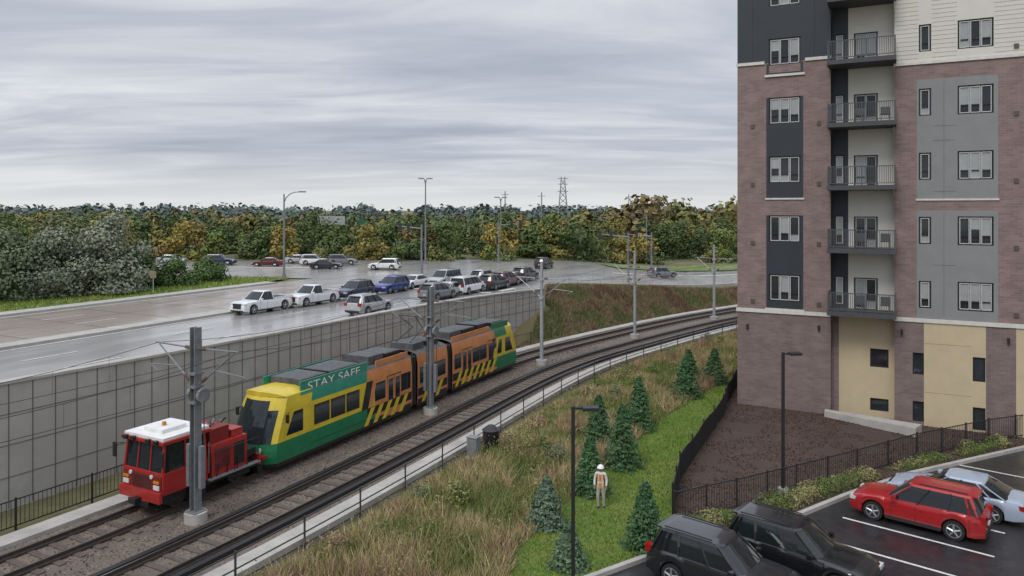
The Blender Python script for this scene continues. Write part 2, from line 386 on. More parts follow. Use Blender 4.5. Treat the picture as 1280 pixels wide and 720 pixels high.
# ---------------------------------------------------------------- retaining wall
rw=empty('retaining_wall',(P(10,8)[0],P(10,8)[1],0))
mb=MB()
def wtop(s): return 5.1-0.75*np.clip((s+5)/52,0,1)
rings=[]
for s in np.arange(-40,47.6,1.0):
    t=float(wtop(s)); rings.append([P(s,7.8,-0.3),P(s,8.2,-0.3),P(s,8.2,t),P(s,7.8,t)])
mb.loft(rings,wallc); mb.build('wall',parent=rw,world=True,smooth=0)
mb=MB(); rings=[]
for s in np.arange(-40,47.8,1.0):
    t=float(wtop(s)); rings.append([P(s,7.72,t),P(s,8.28,t),P(s,8.28,t+0.12),P(s,7.72,t+0.12)])
mb.loft(rings,concrete); mb.build('coping',parent=rw,world=True,smooth=0)
mb=MB()
s=-38.0
while s<47:
    t=float(wtop(s)); w=0.014
    mb.mesh([P(s-w,7.775,0),P(s+w,7.775,0),P(s+w,7.775,t),P(s-w,7.775,t),P(s-w,7.802,0),P(s+w,7.802,0),P(s+w,7.802,t),P(s-w,7.802,t)],[[0,1,2,3],[4,7,6,5],[0,3,7,4],[1,5,6,2]],jointm)
    s+=0.95
for z in (1.25,2.55,3.8):
    sweep(mb,rect(7.78,7.801,z-0.012,z+0.012),-38,47,1.0,jointm)
mb.build('joints',parent=rw,world=True,smooth=0)
# ---------------------------------------------------------------- track bed
mb=MB(); rings=[]
n=160
for i in range(n+1):
    s=S_MIN+(S_MAX-S_MIN)*i/n; rings.append([P(s,l,z) for l,z in ((-4.6,0.02),(-3.6,0.10),(0,0.08),(3.7,0.10),(4.7,0.02))])
mb.loft(rings,ballast,caps=False,closed=False); mb.build('track_ballast',smooth=60)
mb=MB()
for l0,l1,zt in ((3.85,4.75,0.24),(-5.0,-4.1,0.28)):
    sweep(mb,rect(l0,l1,-0.1,zt),-40,95,1.5,concrete)
mb.build('track_walkway',smooth=0)
ns=26000; s_=RNG.uniform(-12,45,ns); l_=RNG.uniform(-3.9,3.8,ns); pp=np.array([P(a,b,.10) for a,b in zip(s_,l_)]); cc=np.array([.17,.14,.115])*RNG.uniform(.4,1.4,(ns,1))
leafobj('ballast_stones',pp,.035,cc,LEAF)
for l in (2.15,-2.15):
    mb=MB()
    s=-38
    while s<92:
        a=P(s,l-1.25,0);b=P(s,l+1.25,0)
        mb.bar((a[0],a[1],0.06),(b[0],b[1],0.06),0.24,0.14,tie); s+=0.7
    for g in (-0.75,0.75):
        sweep(mb,[(l+g-0.08,0.13),(l+g+0.08,0.13),(l+g+0.07,0.18),(l+g+0.03,0.21),(l+g+0.04,0.33),(l+g-0.04,0.33),(l+g-0.03,0.21),(l+g-0.07,0.18)],-40,92,1.5,rustrail)
        sweep(mb,rect(l+g-0.025,l+g+0.025,0.325,0.336),-40,92,1.5,railtop)
    if l<0:
        for g in (-1.15,1.15): sweep(mb,rect(l+g-0.12,l+g+0.12,0.12,0.26),-40,92,1.5,black)
    mb.build('railway_track',smooth=0)
def fence(name,path,h,spacing,mat,bars=0.14,zf=lambda x,y:0.0,rails=(0.12,0.97),bw=0.016):
    mb=MB()
    pts=[]; 
    for a,b in zip(path[:-1],path[1:]):
        L=math.hypot(b[0]-a[0],b[1]-a[1]); n=max(1,int(L/spacing+0.5))
        for i in range(n): pts.append((a[0]+(b[0]-a[0])*i/n,a[1]+(b[1]-a[1])*i/n))
    pts.append(path[-1][:2])
    for p in pts: z=zf(*p); mb.box(p[0]-.03,p[0]+.03,p[1]-.03,p[1]+.03,z-0.05,z+h+0.04,mat)
    for a,b in zip(pts[:-1],pts[1:]):
        za,zb=zf(*a),zf(*b)
        for r in rails: mb.bar((a[0],a[1],za+h*r),(b[0],b[1],zb+h*r),0.035,0.04,mat)
        L=math.hypot(b[0]-a[0],b[1]-a[1]); n=int(L/bars) if bars else 0
        for i in range(1,n):
            t=i/n; x=a[0]+(b[0]-a[0])*t;y=a[1]+(b[1]-a[1])*t;z=za+(zb-za)*t
            mb.box(x-bw/2,x+bw/2,y-bw/2,y+bw/2,z+h*rails[0],z+h*rails[-1],mat)
    c=pts[len(pts)//2]
    return mb.build(name,(c[0],c[1],0),world=True,smooth=0)
fence('track_fence',[P(s,5.5)[:2] for s in np.arange(-12,46,3.0)],1.15,2.4,black,bars=0.16)
fence('track_fence',[P(s,-5.15)[:2] for s in np.arange(-14,86,3.0)],1.1,2.6,M('fence_dark_grey',(.05,.052,.055),rough=.6),bars=0,rails=(0.12,0.5,0.97))
# ---------------------------------------------------------------- catenary
def catpole(s,topz,mat,heavy,l=0.0):
    x,y,_=P(s,l); mb=MB(xf=lambda a,b,c:P(s+a,l+b,c))
    mb.cyl((0,0,0),(0,0,0.45),0.42,0.42,concrete,14)
    if heavy:
        mb.box(-.16,.16,-.14,-.115,.45,topz,mat); mb.box(-.16,.16,.115,.14,.45,topz,mat); mb.box(-.012,.012,-.115,.115,.45,topz,mat)
        mb.box(-.28,.28,-.28,.28,.45,.49,mat)
        for z in (4.6,5.2,5.7): mb.box(-.22,.22,-.2,.2,z,z+.09,mat)
        mb.cyl((0.1,-.35,4.9),(0.1,-.2,4.9),.28,.28,mat,16); mb.cyl((0.1,.2,4.9),(0.1,.35,4.9),.28,.28,mat,16)
        mb.box(-.1,.1,-.42,-.26,1.4,3.0,mat); mb.box(-.1,.1,.26,.42,1.4,3.0,mat)
        mb.cyl((0.1,-.34,3.0),(0.1,-.34,4.7),.02,.02,wire,6); mb.cyl((0.1,.34,3.0),(0.1,.34,4.7),.02,.02,wire,6)
    else:
        mb.cyl((0,0,.45),(0,0,topz),.15,.11,mat,12); mb.cyl((0,0,.42),(0,0,.48),.3,.3,mat,12)
        for z in (5.1,6.5): mb.cyl((0,0,z),(0,0,z+.12),.19,.19,mat,12)
    ins=M('insulator',(0.12,0.07,0.05),rough=0.3)
    for sg in (-1,1):
        mb.cyl((0,0,6.7),(0,sg*2.3,6.75),.035,.03,mat,6); mb.cyl((0,0,5.2),(0,sg*2.1,6.7),.035,.03,mat,6)
        mb.cyl((0,sg*1.0,5.95),(0,sg*2.7,5.85),.025,.02,mat,6); mb.cyl((0,sg*2.7,5.85),(0,sg*2.15,5.62),.018,.018,mat,6)
        mb.cyl((0,sg*.25,6.7),(0,sg*.55,6.71),.07,.07,ins,8)
        mb.cyl((0,sg*.35,5.45),(0,sg*.6,5.63),.07,.07,ins,8)
    mb.build('catenary_pole',(x,y,0),world=True)
catpole(3.6,7.5,galvd,True); catpole(20.2,7.5,galvd,True); catpole(35.6,7.9,galv,False); catpole(50.5,8.2,galv,False); catpole(66,8.2,galv,False)
catpole(-13,7.5,galvd,True)
wr=MB(); SP=[-30,-13,3.6,20.2,35.6,50.5,66,82]
for l in (2.15,-2.15):
    for a,b in zip(SP[:-1],SP[1:]):
        n=8; msg=[];con=[]
        for i in range(n+1):
            t=i/n; s=a+(b-a)*t; msg.append(P(s,l,6.75-0.5*4*t*(1-t))); con.append(P(s,l,5.6))
        wr.tube(msg,0.012,wire,5); wr.tube(con,0.012,wire,5)
        for i in range(1,n): wr.cyl(msg[i],con[i],.006,.006,wire,4)
wr.build('catenary_wires',smooth=0)
# ---------------------------------------------------------------- light rail train
green=M('paint_green',(0.015,0.20,0.08),(0.012,0.145,0.06),scale=2,rough=0.4,coat=0.2)
teal=M('paint_teal',(0.035,0.26,0.165),(0.025,0.20,0.13),scale=2,rough=0.4,coat=0.2)
yellow=M('paint_yellow',(0.68,0.52,0.035),(0.52,0.39,0.03),scale=1.5,rough=0.4,coat=0.2)
orange=M('paint_orange',(0.62,0.25,0.09),(0.47,0.18,0.065),scale=1.5,rough=0.45,coat=0.2)
blackp=M('paint_black',(0.018,0.018,0.02),rough=0.35,coat=0.2)
tglass=M('train_glass',(0.015,0.022,0.026),rough=0.06,spec=0.6)
tglass2=M('train_glass_tint',(0.03,0.036,0.036),rough=0.08,spec=0.6)
bellow=M('bellows',(0.03,0.03,0.03),scale=20,rough=0.9)
roofm=M('train_roof',(0.12,0.12,0.125),(0.05,0.052,0.055),scale=3,rough=0.7)
white=M('white_paint',(0.80,0.80,0.78),(0.68,0.68,0.66),scale=2,rough=0.5)
T0=8.0; TL=2.15; HW=1.33; LEN=25.8
train=empty('light_rail_train',P(T0+13,TL,0))
def TX(a,b,c): return P(T0+a,TL+b,c+0.3)
def half(z):
    return HW-0.10*max(0,(z-2.4)/0.8)**1.6-0.05*max(0,(0.6-z)/0.6)
def nose(z,l):
    f=0.0 if z<1.0 else 0.85*((z-1.0)/2.3)**1.25
    f+=0.14*max(0,(0.6-z)/0.6)
    return f+0.62*(abs(l)/HW)**2.6
def body(mb,a0,a1,front=False,rear=False,colf=None):
    zs=[0.12,0.3,0.6,0.9,1.2,1.5,1.8,2.1,2.4,2.6,2.8,3.0,3.15]
    na=max(2,int((a1-a0)/0.9))
    for sg in (-1,1):
        for i in range(na):
            for j in range(len(zs)-1):
                q=[]
                for (ii_,jj) in ((i,j),(i+1,j),(i+1,j+1),(i,j+1)):
                    z=zs[jj]; aa=a0+(nose(z,HW) if front else 0); bb=a1-(nose(z,HW) if rear else 0)
                    a=aa+(bb-aa)*ii_/na; q.append((a,sg*half(z),z))
                ca=(q[0][0]+q[1][0])/2; cz=(q[0][2]+q[3][2])/2
                mb.poly(q,colf(ca,cz))
    cols=[-1,-.93,-.8,-.5,0,.5,.8,.93,1]
    for i in range(na):
        for j in range(len(cols)-1):
            q=[]
            for (ii_,jj) in ((i,j),(i+1,j),(i+1,j+1),(i,j+1)):
                c=cols[jj]; aa=a0+(nose(3.15,half(3.15)*abs(c)) if front else 0); bb=a1-(nose(3.15,half(3.15)*abs(c)) if rear else 0)
                a=aa+(bb-aa)*ii_/na; q.append((a,c*half(3.15),3.15+0.22*(1-abs(c)**4)))
            mb.poly(q,yellow if ((q[0][0]<2.4) or q[0][0]>LEN-2.6) else roofm)
    for fl,flag in ((0,front),(1,rear)):
        if not flag:
            a=a0 if fl==0 else a1
            mb.poly([(a,-half(.12),.12),(a,half(.12),.12),(a,half(3.15),3.15),(a,-half(3.15),3.15)],blackp); continue
        nl=14
        for i in range(nl):
            for j in range(len(zs)-1):
                q=[]
                for (ii_,jj) in ((i,j),(i+1,j),(i+1,j+1),(i,j+1)):
                    z=zs[jj]; l=-half(z)+2*half(z)*ii_/nl; nn=nose(z,l*HW/half(z)); q.append((a0+nn if fl==0 else a1-nn,l,z))
                cz=(zs[j]+zs[j+1])/2; cl=abs((i+.5)/nl*2-1)
                if 1.2<cz<2.6 and cl<0.86: m=tglass
                elif cz>=2.6 and cl<0.55 and cz<2.95: m=tglass
                elif cz>=2.6: m=yellow
                elif cz>1.2: m=yellow if cl>.86 else green
                elif cz>0.6: m=green
                else: m=green if cz>0.3 else blackp
                mb.poly(q,m)
        for i in range(8):
            c0,c1=cols[i],cols[i+1]; q=[]
            for c,t in ((c0,0),(c1,0),(c1,1),(c0,1)):
                nn=nose(3.15,half(3.15)*abs(c)); q.append((a0+nn if fl==0 else a1-nn,c*half(3.15),3.15+(0.22*(1-abs(c)**4) if t else 0)))
            mb.poly(q,yellow)
def livery(a,z):
    if a<7.6 or a>21.8:
        if z<0.3: return blackp
        if z<1.2: return green
        if z<2.6: return yellow
        if a<2.6 or a>24: return yellow
        return teal if a<7.6 else green
    if z<0.3: return blackp
    return orange
mb=MB(TX)
body(mb,0,11.5,front=True,colf=livery); body(mb,12.1,15.6,colf=livery); body(mb,16.2,LEN,rear=True,colf=livery)
for a in (11.5,15.6):
    for k in range(5):
        a_=a+k*.12; mb.box(a_+.01,a_+.11,-HW+.12-(k%2)*.05,HW-.12+(k%2)*.05,.3,3.1,bellow)
mb.build('body',parent=train,world=True,smooth=25)
mb=MB(TX)
for sg in (-1,1):
    def pan(a0,a1,z0,z1,m,off=0.012,nx=1):
        nn=max(1,int((a1-a0)/1.2)); 
        for i in range(nn):
            x0=a0+(a1-a0)*i/nn;x1=a0+(a1-a0)*(i+1)/nn
            mb.poly([(x0,sg*(half(z0)+off),z0),(x1,sg*(half(z0)+off),z0),(x1,sg*(half(z1)+off),z1),(x0,sg*(half(z1)+off),z1)],m)
    for fl in (0,1):
        R=lambda a:(a if fl==0 else LEN-a)
        mb.poly([(R(1.1),sg*(half(1.3)+.010),1.3),(R(2.9),sg*(half(1.3)+.010),1.3),(R(2.9),sg*(half(2.5)+.010),2.5),(R(1.6),sg*(half(2.5)+.010),2.5)],yellow)
        mb.poly([(R(1.2),sg*(half(1.4)+.016),1.4),(R(2.3),sg*(half(1.4)+.016),1.4),(R(2.3),sg*(half(2.4)+.016),2.4),(R(1.7),sg*(half(2.4)+.016),2.4)],tglass)
    wins=[(3.1,4.15),(4.3,5.35),(5.5,6.5),(7.9,8.8),(10.4,11.3),(12.4,13.7),(13.9,15.3),(16.5,17.3),(18.9,19.8),(19.9,20.8),(22.4,23.0)]
    for a0,a1 in wins:
        pan(a0-.03,a1+.03,1.42,2.38,blackp,.010); pan(a0+.02,a1-.02,1.47,2.33,tglass2 if a0<7 else tglass,.016)
        pan(a0+.02,a1-.02,2.03,2.06,blackp,.02)
    for d in (9.0,17.45,21.0):
        pan(d,d+1.35,0.32,2.55,M('door_dark',(0.05,0.03,0.025),rough=.5),.010)
        for e in (0.04,0.70):
            pan(d+e,d+e+.61,.36,2.5,orange if 8<d<21.5 else yellow,.016); pan(d+e+.09,d+e+.52,1.0,2.35,tglass,.022)
    pan(7.2,11.45,0.3,1.18,blackp,.013); pan(12.15,15.55,0.3,1.18,blackp,.013); pan(16.25,21.9,0.3,1.18,blackp,.013)
    a=6.9
    while a<21.6:
        if not (10.9<a<12.1 or 14.9<a<16.2):
            mb.poly([(a,sg*(half(.3)+.03),.3),(a+.38,sg*(half(.3)+.03),.3),(a+.98,sg*(half(1.18)+.03),1.18),(a+.6,sg*(half(1.18)+.03),1.18)],yellow)
        a+=0.80
    for a,m,w in ((6.7,blackp,.55),(7.25,orange,.35),(21.3,blackp,.4),(21.7,yellow,.5)):
        mb.poly([(a-.0,sg*(half(1.2)+.027),1.2),(a+w,sg*(half(1.2)+.027),1.2),(a+w+.45,sg*(half(2.6)+.027),2.6),(a+.45,sg*(half(2.6)+.027),2.6)],m)
    pan(2.9,7.0,.62,.655,M('livery_line',(.01,.12,.05),rough=.4),.014)
mb.build('windows_and_livery',parent=train,world=True,smooth=0)
mb=MB(TX)
for sg in (-1,1):
    mb.box(2.3,7.4,sg*1.16-.03,sg*1.16+.03,3.0,3.62,teal,nx=4)
    mb.box(8.2,11.3,sg*1.12-.03,sg*1.12+.03,3.05,3.5,orange,nx=3); mb.box(16.4,21.5,sg*1.12-.03,sg*1.12+.03,3.05,3.5,orange,nx=4); mb.box(21.9,24.2,sg*1.12-.03,sg*1.12+.03,3.05,3.6,green,nx=2)
for a0,a1,w,h in ((2.6,4.4,.95,3.62),(4.7,7.0,.95,3.6),(7.9,9.2,.9,3.75),(9.5,11.0,.85,3.65),(12.4,13.6,.8,3.7),(14,15.2,.85,3.62),(16.6,18,.9,3.75),(18.3,20,.85,3.68),(20.3,21.6,.9,3.72),(22.2,24,.9,3.6)):
    mb.box(a0,a1,-w,w,3.3,h,roofm if int(a0*3)%2 else blackp)
    k=a0+.12
    while k<a1-.1: mb.box(k,k+.04,-w*.9,w*.9,h,h+.03,galvd); k+=.16
for sg in (-1,1):
    mb.cyl((12.6,sg*.5,3.75),(14.2,sg*.35,4.4),.03,.03,blackp,6); mb.cyl((14.2,sg*.35,4.4),(13.0,sg*.6,5.25),.025,.025,blackp,6)
mb.cyl((13,-.9,5.27),(13,.9,5.27),.03,.03,blackp,6)
for sg in (-1,1):
    mb.cyl((0.16,sg*.75,.95),(0.02+nose(.95,.75)-.03,sg*.75,.95),.11,.11,M('lamp_lens',(0.7,0.7,0.68),rough=.1),12)
    mb.box(-.02,.3,sg*.95-.12,sg*.95+.12,.62,.74,M('tail_red',(0.4,0.02,0.02),rough=.2))
    mb.bar((0.25,sg*.35,1.22),(0.56,sg*.1,2.1),.03,.03,blackp)
    mb.bar((1.4,sg*1.3,2.45),(1.1,sg*1.55,2.4),.03,.03,blackp); mb.box(1.02,1.1,sg*1.55-.07,sg*1.55+.07,2.05,2.42,blackp)
mb.box(-.55,.2,-.14,.14,.2,.45,blackp); mb.box(-.1,.2,-.9,.9,.05,.32,blackp)
for c in (2.3,8.9,13.85,18.2,24):
    for da in (-.9,.9):
        for sg in (-.75,.75): mb.cyl((c+da,sg-.06,.33),(c+da,sg+.06,.33),.32,.32,rustrail,16)
    mb.box(c-1.3,c+1.3,-.9,.9,.15,.45,blackp,nx=2)
mb.build('roof_and_running_gear',parent=train,world=True,smooth=30)
tc=bpy.data.curves.new('lettering','FONT'); tc.body='STAY SAFE'; tc.size=0.56; tob=bpy.data.objects.new('tmp',tc); bpy.context.scene.collection.objects.link(tob)
bpy.context.view_layer.update(); dg=bpy.context.evaluated_depsgraph_get(); tm=tob.evaluated_get(dg).to_mesh()
tv=[v.co.copy() for v in tm.vertices]; tf=[list(p.vertices) for p in tm.polygons]
wmax=max(v.x for v in tv); mb=MB(TX)
mb.mesh([(2.75+v.x/wmax*4.0,-1.2,3.12+v.y) for v in tv],tf,white)
tob.evaluated_get(dg).to_mesh_clear(); bpy.data.objects.remove(tob)
mb.build('lettering',parent=train,world=True,smooth=0)
# ---------------------------------------------------------------- red rail maintenance vehicle
red=M('vehicle_red',(0.42,0.026,0.022),(0.28,0.02,0.017),scale=3,rough=0.4,coat=0.25)
redd=M('vehicle_dark_red',(0.20,0.016,0.013),rough=0.5)
lampw=M('lamp_lens',(0.7,0.7,0.68)); amber=M('amber_lens',(0.6,0.22,0.02),rough=.2)
def VX(a,b,c): return P(2.85+a,TL+b,c*1.04+0.3)
rv=empty('rail_maintenance_vehicle',P(5.5,TL,0))
mb=MB(VX)
mb.box(0,4.9,-1.0,1.0,.45,.75,blackp,nx=2); mb.box(-.12,.02,-1.2,1.2,.5,.9,red); mb.box(4.88,5.0,-1.15,1.15,.5,.95,red)
mb.box(-.4,-.1,-.15,.15,.4,.62,blackp); mb.box(-.16,-.12,-.6,.6,.28,.5,blackp)
for a in (.95,3.9):
    for sg in (-.75,.75):
        mb.cyl((a,sg-.07,.36),(a,sg+.07,.36),.37,.37,rustrail,18); mb.cyl((a,sg*1.1-.09,.36),(a,sg*1.1+.09,.36),.2,.2,blackp,12)
    mb.box(a-.6,a+.6,-1.0,1.0,.3,.45,blackp)
mb.box(.05,2.1,-1.2,1.2,.75,1.55,red)
mb.box(.0,.05,-1.12,1.12,.8,1.45,redd)
for i in range(7): mb.box(-.02,.0,-.55,.55,.88+i*.075,.915+i*.075,blackp)
for sg in (-1,1):
    mb.box(-.05,.0,sg*.9-.16,sg*.9+.16,.95,1.12,lampw); mb.box(-.05,.0,sg*.9-.16,sg*.9+.16,1.18,1.28,amber); mb.cyl((-.06,sg*.62,1.4),(.0,sg*.62,1.4),.08,.08,lampw,12)
V=[(.1,-1.12,1.55),(2.05,-1.12,1.55),(2.05,1.12,1.55),(.1,1.12,1.55),(.22,-1.06,2.6),(2.0,-1.06,2.6),(2.0,1.06,2.6),(.22,1.06,2.6)]
mb.mesh(V,[[0,1,5,4],[1,2,6,5],[2,3,7,6],[3,0,4,7]],tglass)
def ppil(a,b,a2,b2,w=.09): mb.bar((a,b,1.54),(a2,b2,2.62),w,w,red)
for sg in (-1,1):
    ppil(.09,sg*1.13,.21,sg*1.07); ppil(2.06,sg*1.13,2.01,sg*1.07); ppil(1.1,sg*1.14,1.1,sg*1.08,.07); ppil(.09,sg*.38,.21,sg*.36,.06)
mb.box(.0,2.25,-1.25,1.25,2.6,2.72,red); mb.box(.08,2.2,-1.16,1.16,2.72,2.84,white); mb.box(.5,1.6,-.55,.55,2.84,2.98,white)
for b in (-.9,-.45,.45,.9): mb.box(-.12,.02,b-.1,b+.1,2.62,2.78,blackp)
mb.bar((.05,-1.15,2.4),(-.15,-1.4,2.4),.03,.03,blackp); mb.box(-.2,-.14,-1.5,-1.3,1.9,2.45,blackp); mb.bar((.05,1.15,2.4),(-.15,1.4,2.4),.03,.03,blackp); mb.box(-.2,-.14,1.3,1.5,1.9,2.45,blackp)
mb.box(2.3,4.2,-1.15,1.15,.75,2.0,red); mb.box(2.4,3.4,-.95,.95,2.0,2.55,redd); mb.box(3.5,4.1,-1,1,2.0,2.3,red)
for sg in (-1,1):
    for i in range(9): mb.box(2.5,3.3,sg*1.165-.012,sg*1.165+.012,1.0+i*.09,1.04+i*.09,blackp)
    mb.box(3.5,4.05,sg*1.165-.01,sg*1.165+.01,.9,1.8,blackp)
    mb.box(2.1,4.8,sg*1.22-.12,sg*1.22+.12,.68,.74,galvd)
    for a in (2.2,3.4,4.7): mb.cyl((a,sg*1.3,.74),(a,sg*1.3,1.75),.018,.018,blackp,6)
    mb.cyl((2.2,sg*1.3,1.75),(4.7,sg*1.3,1.75),.018,.018,blackp,6)
    for k in range(4): mb.cyl((2.5+k*.55,sg*1.2,.6),(2.65+k*.5,sg*1.26,1.2+.2*(k%2)),.025,.025,blackp,6)
    mb.box(1.3,2.0,sg*1.1-.1,sg*1.1+.1,.2,.7,blackp)
    mb.box(1.15,1.98,sg*1.205-.008,sg*1.205+.008,.82,.85,blackp); mb.box(1.14,1.16,sg*1.205-.008,sg*1.205+.008,.82,1.54,blackp); mb.bar((2.12,sg*1.24,1.0),(2.12,sg*1.24,2.2),.03,.03,galvd)
mb.cyl((3.0,.6,2.55),(3.0,.6,3.1),.07,.07,galvd,10)
mb.cyl((4.5,-.5,.9),(4.5,-.5,1.5),.22,.22,red,14); mb.box(4.3,4.8,.1,.9,.95,1.6,redd); mb.box(4.35,4.85,-1.0,-.1,.95,1.25,blackp)
for k in range(5): mb.cyl((2.15,-.8+.3*k,1.9),(2.35,-.8+.32*k,1.0),.03,.03,blackp,6)
for k in range(6): mb.cyl((2.5+.3*k,-.7+.2*k,2.56 if k<3 else 2.3),(2.6+.3*k,-.5+.1*k,2.75 if k<3 else 2.55),.05,.04,blackp if k%2 else galvd,8)
mb.box(5.0,5.3,-.1,.1,.45,.6,blackp); mb.cyl((1.0,.0,2.98),(1.0,.0,3.12),.09,.08,amber,12)
mb.build('body',parent=rv,world=True,smooth=30,bevel=0.015)
# ---------------------------------------------------------------- cars
carglass=M('car_glass',(0.012,0.016,0.018),rough=0.04,spec=0.7)
tyre=M('tyre',(0.018,0.018,0.018),rough=0.85); rim=M('rim_alloy',(0.45,0.46,0.47),rough=0.3,metal=0.7)
plast=M('car_plastic',(0.025,0.025,0.027),rough=0.6); tail=M('tail_lens',(0.35,0.012,0.01),rough=0.12); headl=M('head_lens',(0.6,0.62,0.62),rough=0.08)
plate=M('plate',(0.6,0.6,0.58),rough=.5)
def paintm(n,c): return M('car_paint_'+n,c,tuple(v*.92 for v in c),scale=1,rough=0.3,coat=0.8,metal=0.1)
KIND={
 'suv':dict(L=4.7,W=1.88,H=1.72,top=[(-.5,.70),(-.492,.98),(-.47,1.05),(-.3,1.05),(.17,1.02),(.26,1.0),(.40,.93),(.46,.84),(.49,.72),(.5,.58)],cb=(-.475,.215),ct=(-.41,.045),pil=[-.40,-.245,-.02],wb=(-.29,.31),r=.36),
 'sedan':dict(L=4.75,W=1.83,H=1.45,top=[(-.5,.62),(-.49,.88),(-.46,.96),(-.36,.97),(-.2,.94),(.2,.90),(.28,.87),(.42,.76),(.48,.66),(.5,.5)],cb=(-.40,.23),ct=(-.22,.06),pil=[-.27,-.04],wb=(-.285,.31),r=.33),
 'pickup':dict(L=5.7,W=1.98,H=1.88,top=[(-.5,.95),(-.495,1.0),(-.1,1.05),(.2,1.12),(.26,1.13),(.42,1.08),(.48,1.0),(.5,.75)],cb=(-.09,.25),ct=(-.07,.11),pil=[.06],wb=(-.31,.33),r=.40),
 'van':dict(L=5.0,W=1.98,H=1.85,top=[(-.5,.80),(-.49,1.02),(.2,1.04),(.32,1.0),(.44,.88),(.49,.75),(.5,.55)],cb=(-.485,.33),ct=(-.46,.16),pil=[-.27,-.02,.12],wb=(-.28,.32),r=.35)}
def car(name,x,y,z,hd,kind,paint,scale=1.0):
    k=KIND[kind]; L,W,Hh,r=k['L'],k['W'],k['H'],k['r']; mb=MB(); hw=W/2
    tx=[p[0]*L for p in k['top']]; tz=[p[1] for p in k['top']]
    wx=[k['wb'][0]*L,k['wb'][1]*L]; ar=r+.065
    st=set(np.round(np.linspace(-L/2,L/2,15),3))|set(np.round(tx,3))
    for w in wx:
        for t in np.linspace(0,math.pi,13): st.add(round(w+ar*math.cos(t),3))
        st.add(round(w+ar+.004,3)); st.add(round(w-ar-.004,3))
    st=sorted(st); rings=[]
    for s in st:
        zt=float(np.interp(s,tx,tz)); e=abs(s)/(L/2); w=hw*(1-.14*max(0,(e-.72)/.28)**2.2)
        zb=.24+.06*max(0,(e-.85)/.15)
        for q in wx:
            if abs(s-q)<ar: zb=max(zb,r+math.sqrt(max(0,ar*ar-(s-q)**2)))
        zb=min(zb,zt-.12); d=zt-zb
        hs=[(w*.955,zb),(w*.99,zb+.22*d),(w*1.0,zb+.55*d),(w*.985,zb+.80*d),(w*.94,zt-.02),(w*.86,zt+.012),(w*.45,zt+.035)]
        ring=[(s,yy,zz) for yy,zz in hs]+[(s,-yy,zz) for yy,zz in hs[::-1]]
        rings.append(ring)
    mb.loft(rings,paint)
    mb.box(-L*.47,L*.47,-hw*.72,hw*.72,.22,.62,plast)
    cb=(k['cb'][0]*L,k['cb'][1]*L); ct=(k['ct'][0]*L,k['ct'][1]*L); zb0=float(np.interp(cb[0],tx,tz))-.02; zb1=float(np.interp(cb[1],tx,tz))-.02; zt=Hh-.09
    wbw=hw*.91; wtw=hw*.72
    def sec(xa,xb,ww,za,zc,c=.12):
        return [(xa,-ww+c,za),(xa+c*.6,-ww,za),(xb-c*1.6,-ww,zc),(xb,-ww+c*1.9,zc),(xb,ww-c*1.9,zc),(xb-c*1.6,ww,zc),(xa+c*.6,ww,za),(xa,ww-c,za)]
    mb.loft([sec(cb[0],cb[1],wbw,zb0,zb1),sec(cb[0]*.6+ct[0]*.4,cb[1]*.56+ct[1]*.44,(wbw*.52+wtw*.48)+.02,zb0*.55+zt*.45,zb1*.55+zt*.45),sec(ct[0],ct[1],wtw,zt,zt)],carglass)
    mb.loft([sec(ct[0]-.03,ct[1]+.04,wtw+.02,zt-.02,zt-.02),sec(ct[0]+.0,ct[1]-.0,wtw-.02,Hh-.035,Hh-.035),sec(ct[0]+.14,ct[1]-.2,wtw-.18,Hh,Hh,.15)],paint)
    for sg in (-1,1):
        def pil(xb,xt,w,m,yo=.015):
            zb_=float(np.interp(xb,tx,tz))-.03
            ym=(wbw*.52+wtw*.48)+.02; zm=zb_*.55+zt*.45
            mb.bar((xb,sg*(wbw+yo*.5),zb_),(xb*.56+xt*.44,sg*(ym+yo*.5),zm),w,.03,m); mb.bar((xb*.56+xt*.44,sg*(ym+yo*.5),zm),(xt,sg*(wtw+yo*.5),zt),w,.03,m)
        f=lambda p:(ct[0]+(ct[1]-ct[0])*np.clip((p*L-cb[0])/(cb[1]-cb[0])*1.0,0,1))
        for i,p in enumerate(k['pil']): pil(p*L,min(max(f(p),ct[0]+.08),ct[1]-.1),.09,paint if i==0 and kind in('suv','sedan') else plast)
        pil(cb[1]-.16,ct[1]-.10,.07,paint); pil(cb[0]+.10,ct[0]+.08,.14 if kind!='sedan' else .1,paint)
        for p in list(k['pil'])+[k['cb'][1]-.05]:
            xx=p*L+.02
            if min(abs(xx-w) for w in wx)<ar: continue
            zt_=float(np.interp(xx,tx,tz)); mb.box(xx-.006,xx+.006,sg*hw*.985-.012,sg*hw*.985+.017,.36,zt_-.13,plast)
            mb.box(xx-.28,xx-.12,sg*(hw*.99)-.01,sg*(hw*.99)+.03,zt_-.22,zt_-.185,paint)
        mb.box(wx[0]+ar+.02,wx[1]-ar-.02,sg*hw*.965-.03,sg*hw*.965+.03,.22,.34,plast)
        mb.box(cb[1]-.42,cb[1]-.26,sg*(hw+.09)-.09,sg*(hw+.09)+.08,float(np.interp(cb[1]-.3,tx,tz))+.02,float(np.interp(cb[1]-.3,tx,tz))+.17,paint)
        zh=float(np.interp(L*.455,tx,tz))-.13
        mb.box(L/2-.30,L/2-.015,sg*hw*.73-.17,sg*hw*.73+.19,zh-.07,zh+.05,headl)
        if kind=='sedan': mb.box(-L/2-.012,-L/2+.22,sg*hw*.70-.20,sg*hw*.70+.20,.70,.86,tail)
        elif kind=='pickup': mb.box(-L/2-.012,-L/2+.12,sg*hw*.84-.09,sg*hw*.84+.09,.68,1.08,tail)
        else: mb.box(-L/2-.015,-L/2+.2,sg*hw*.76-.13,sg*hw*.76+.13,.82,1.08,tail)
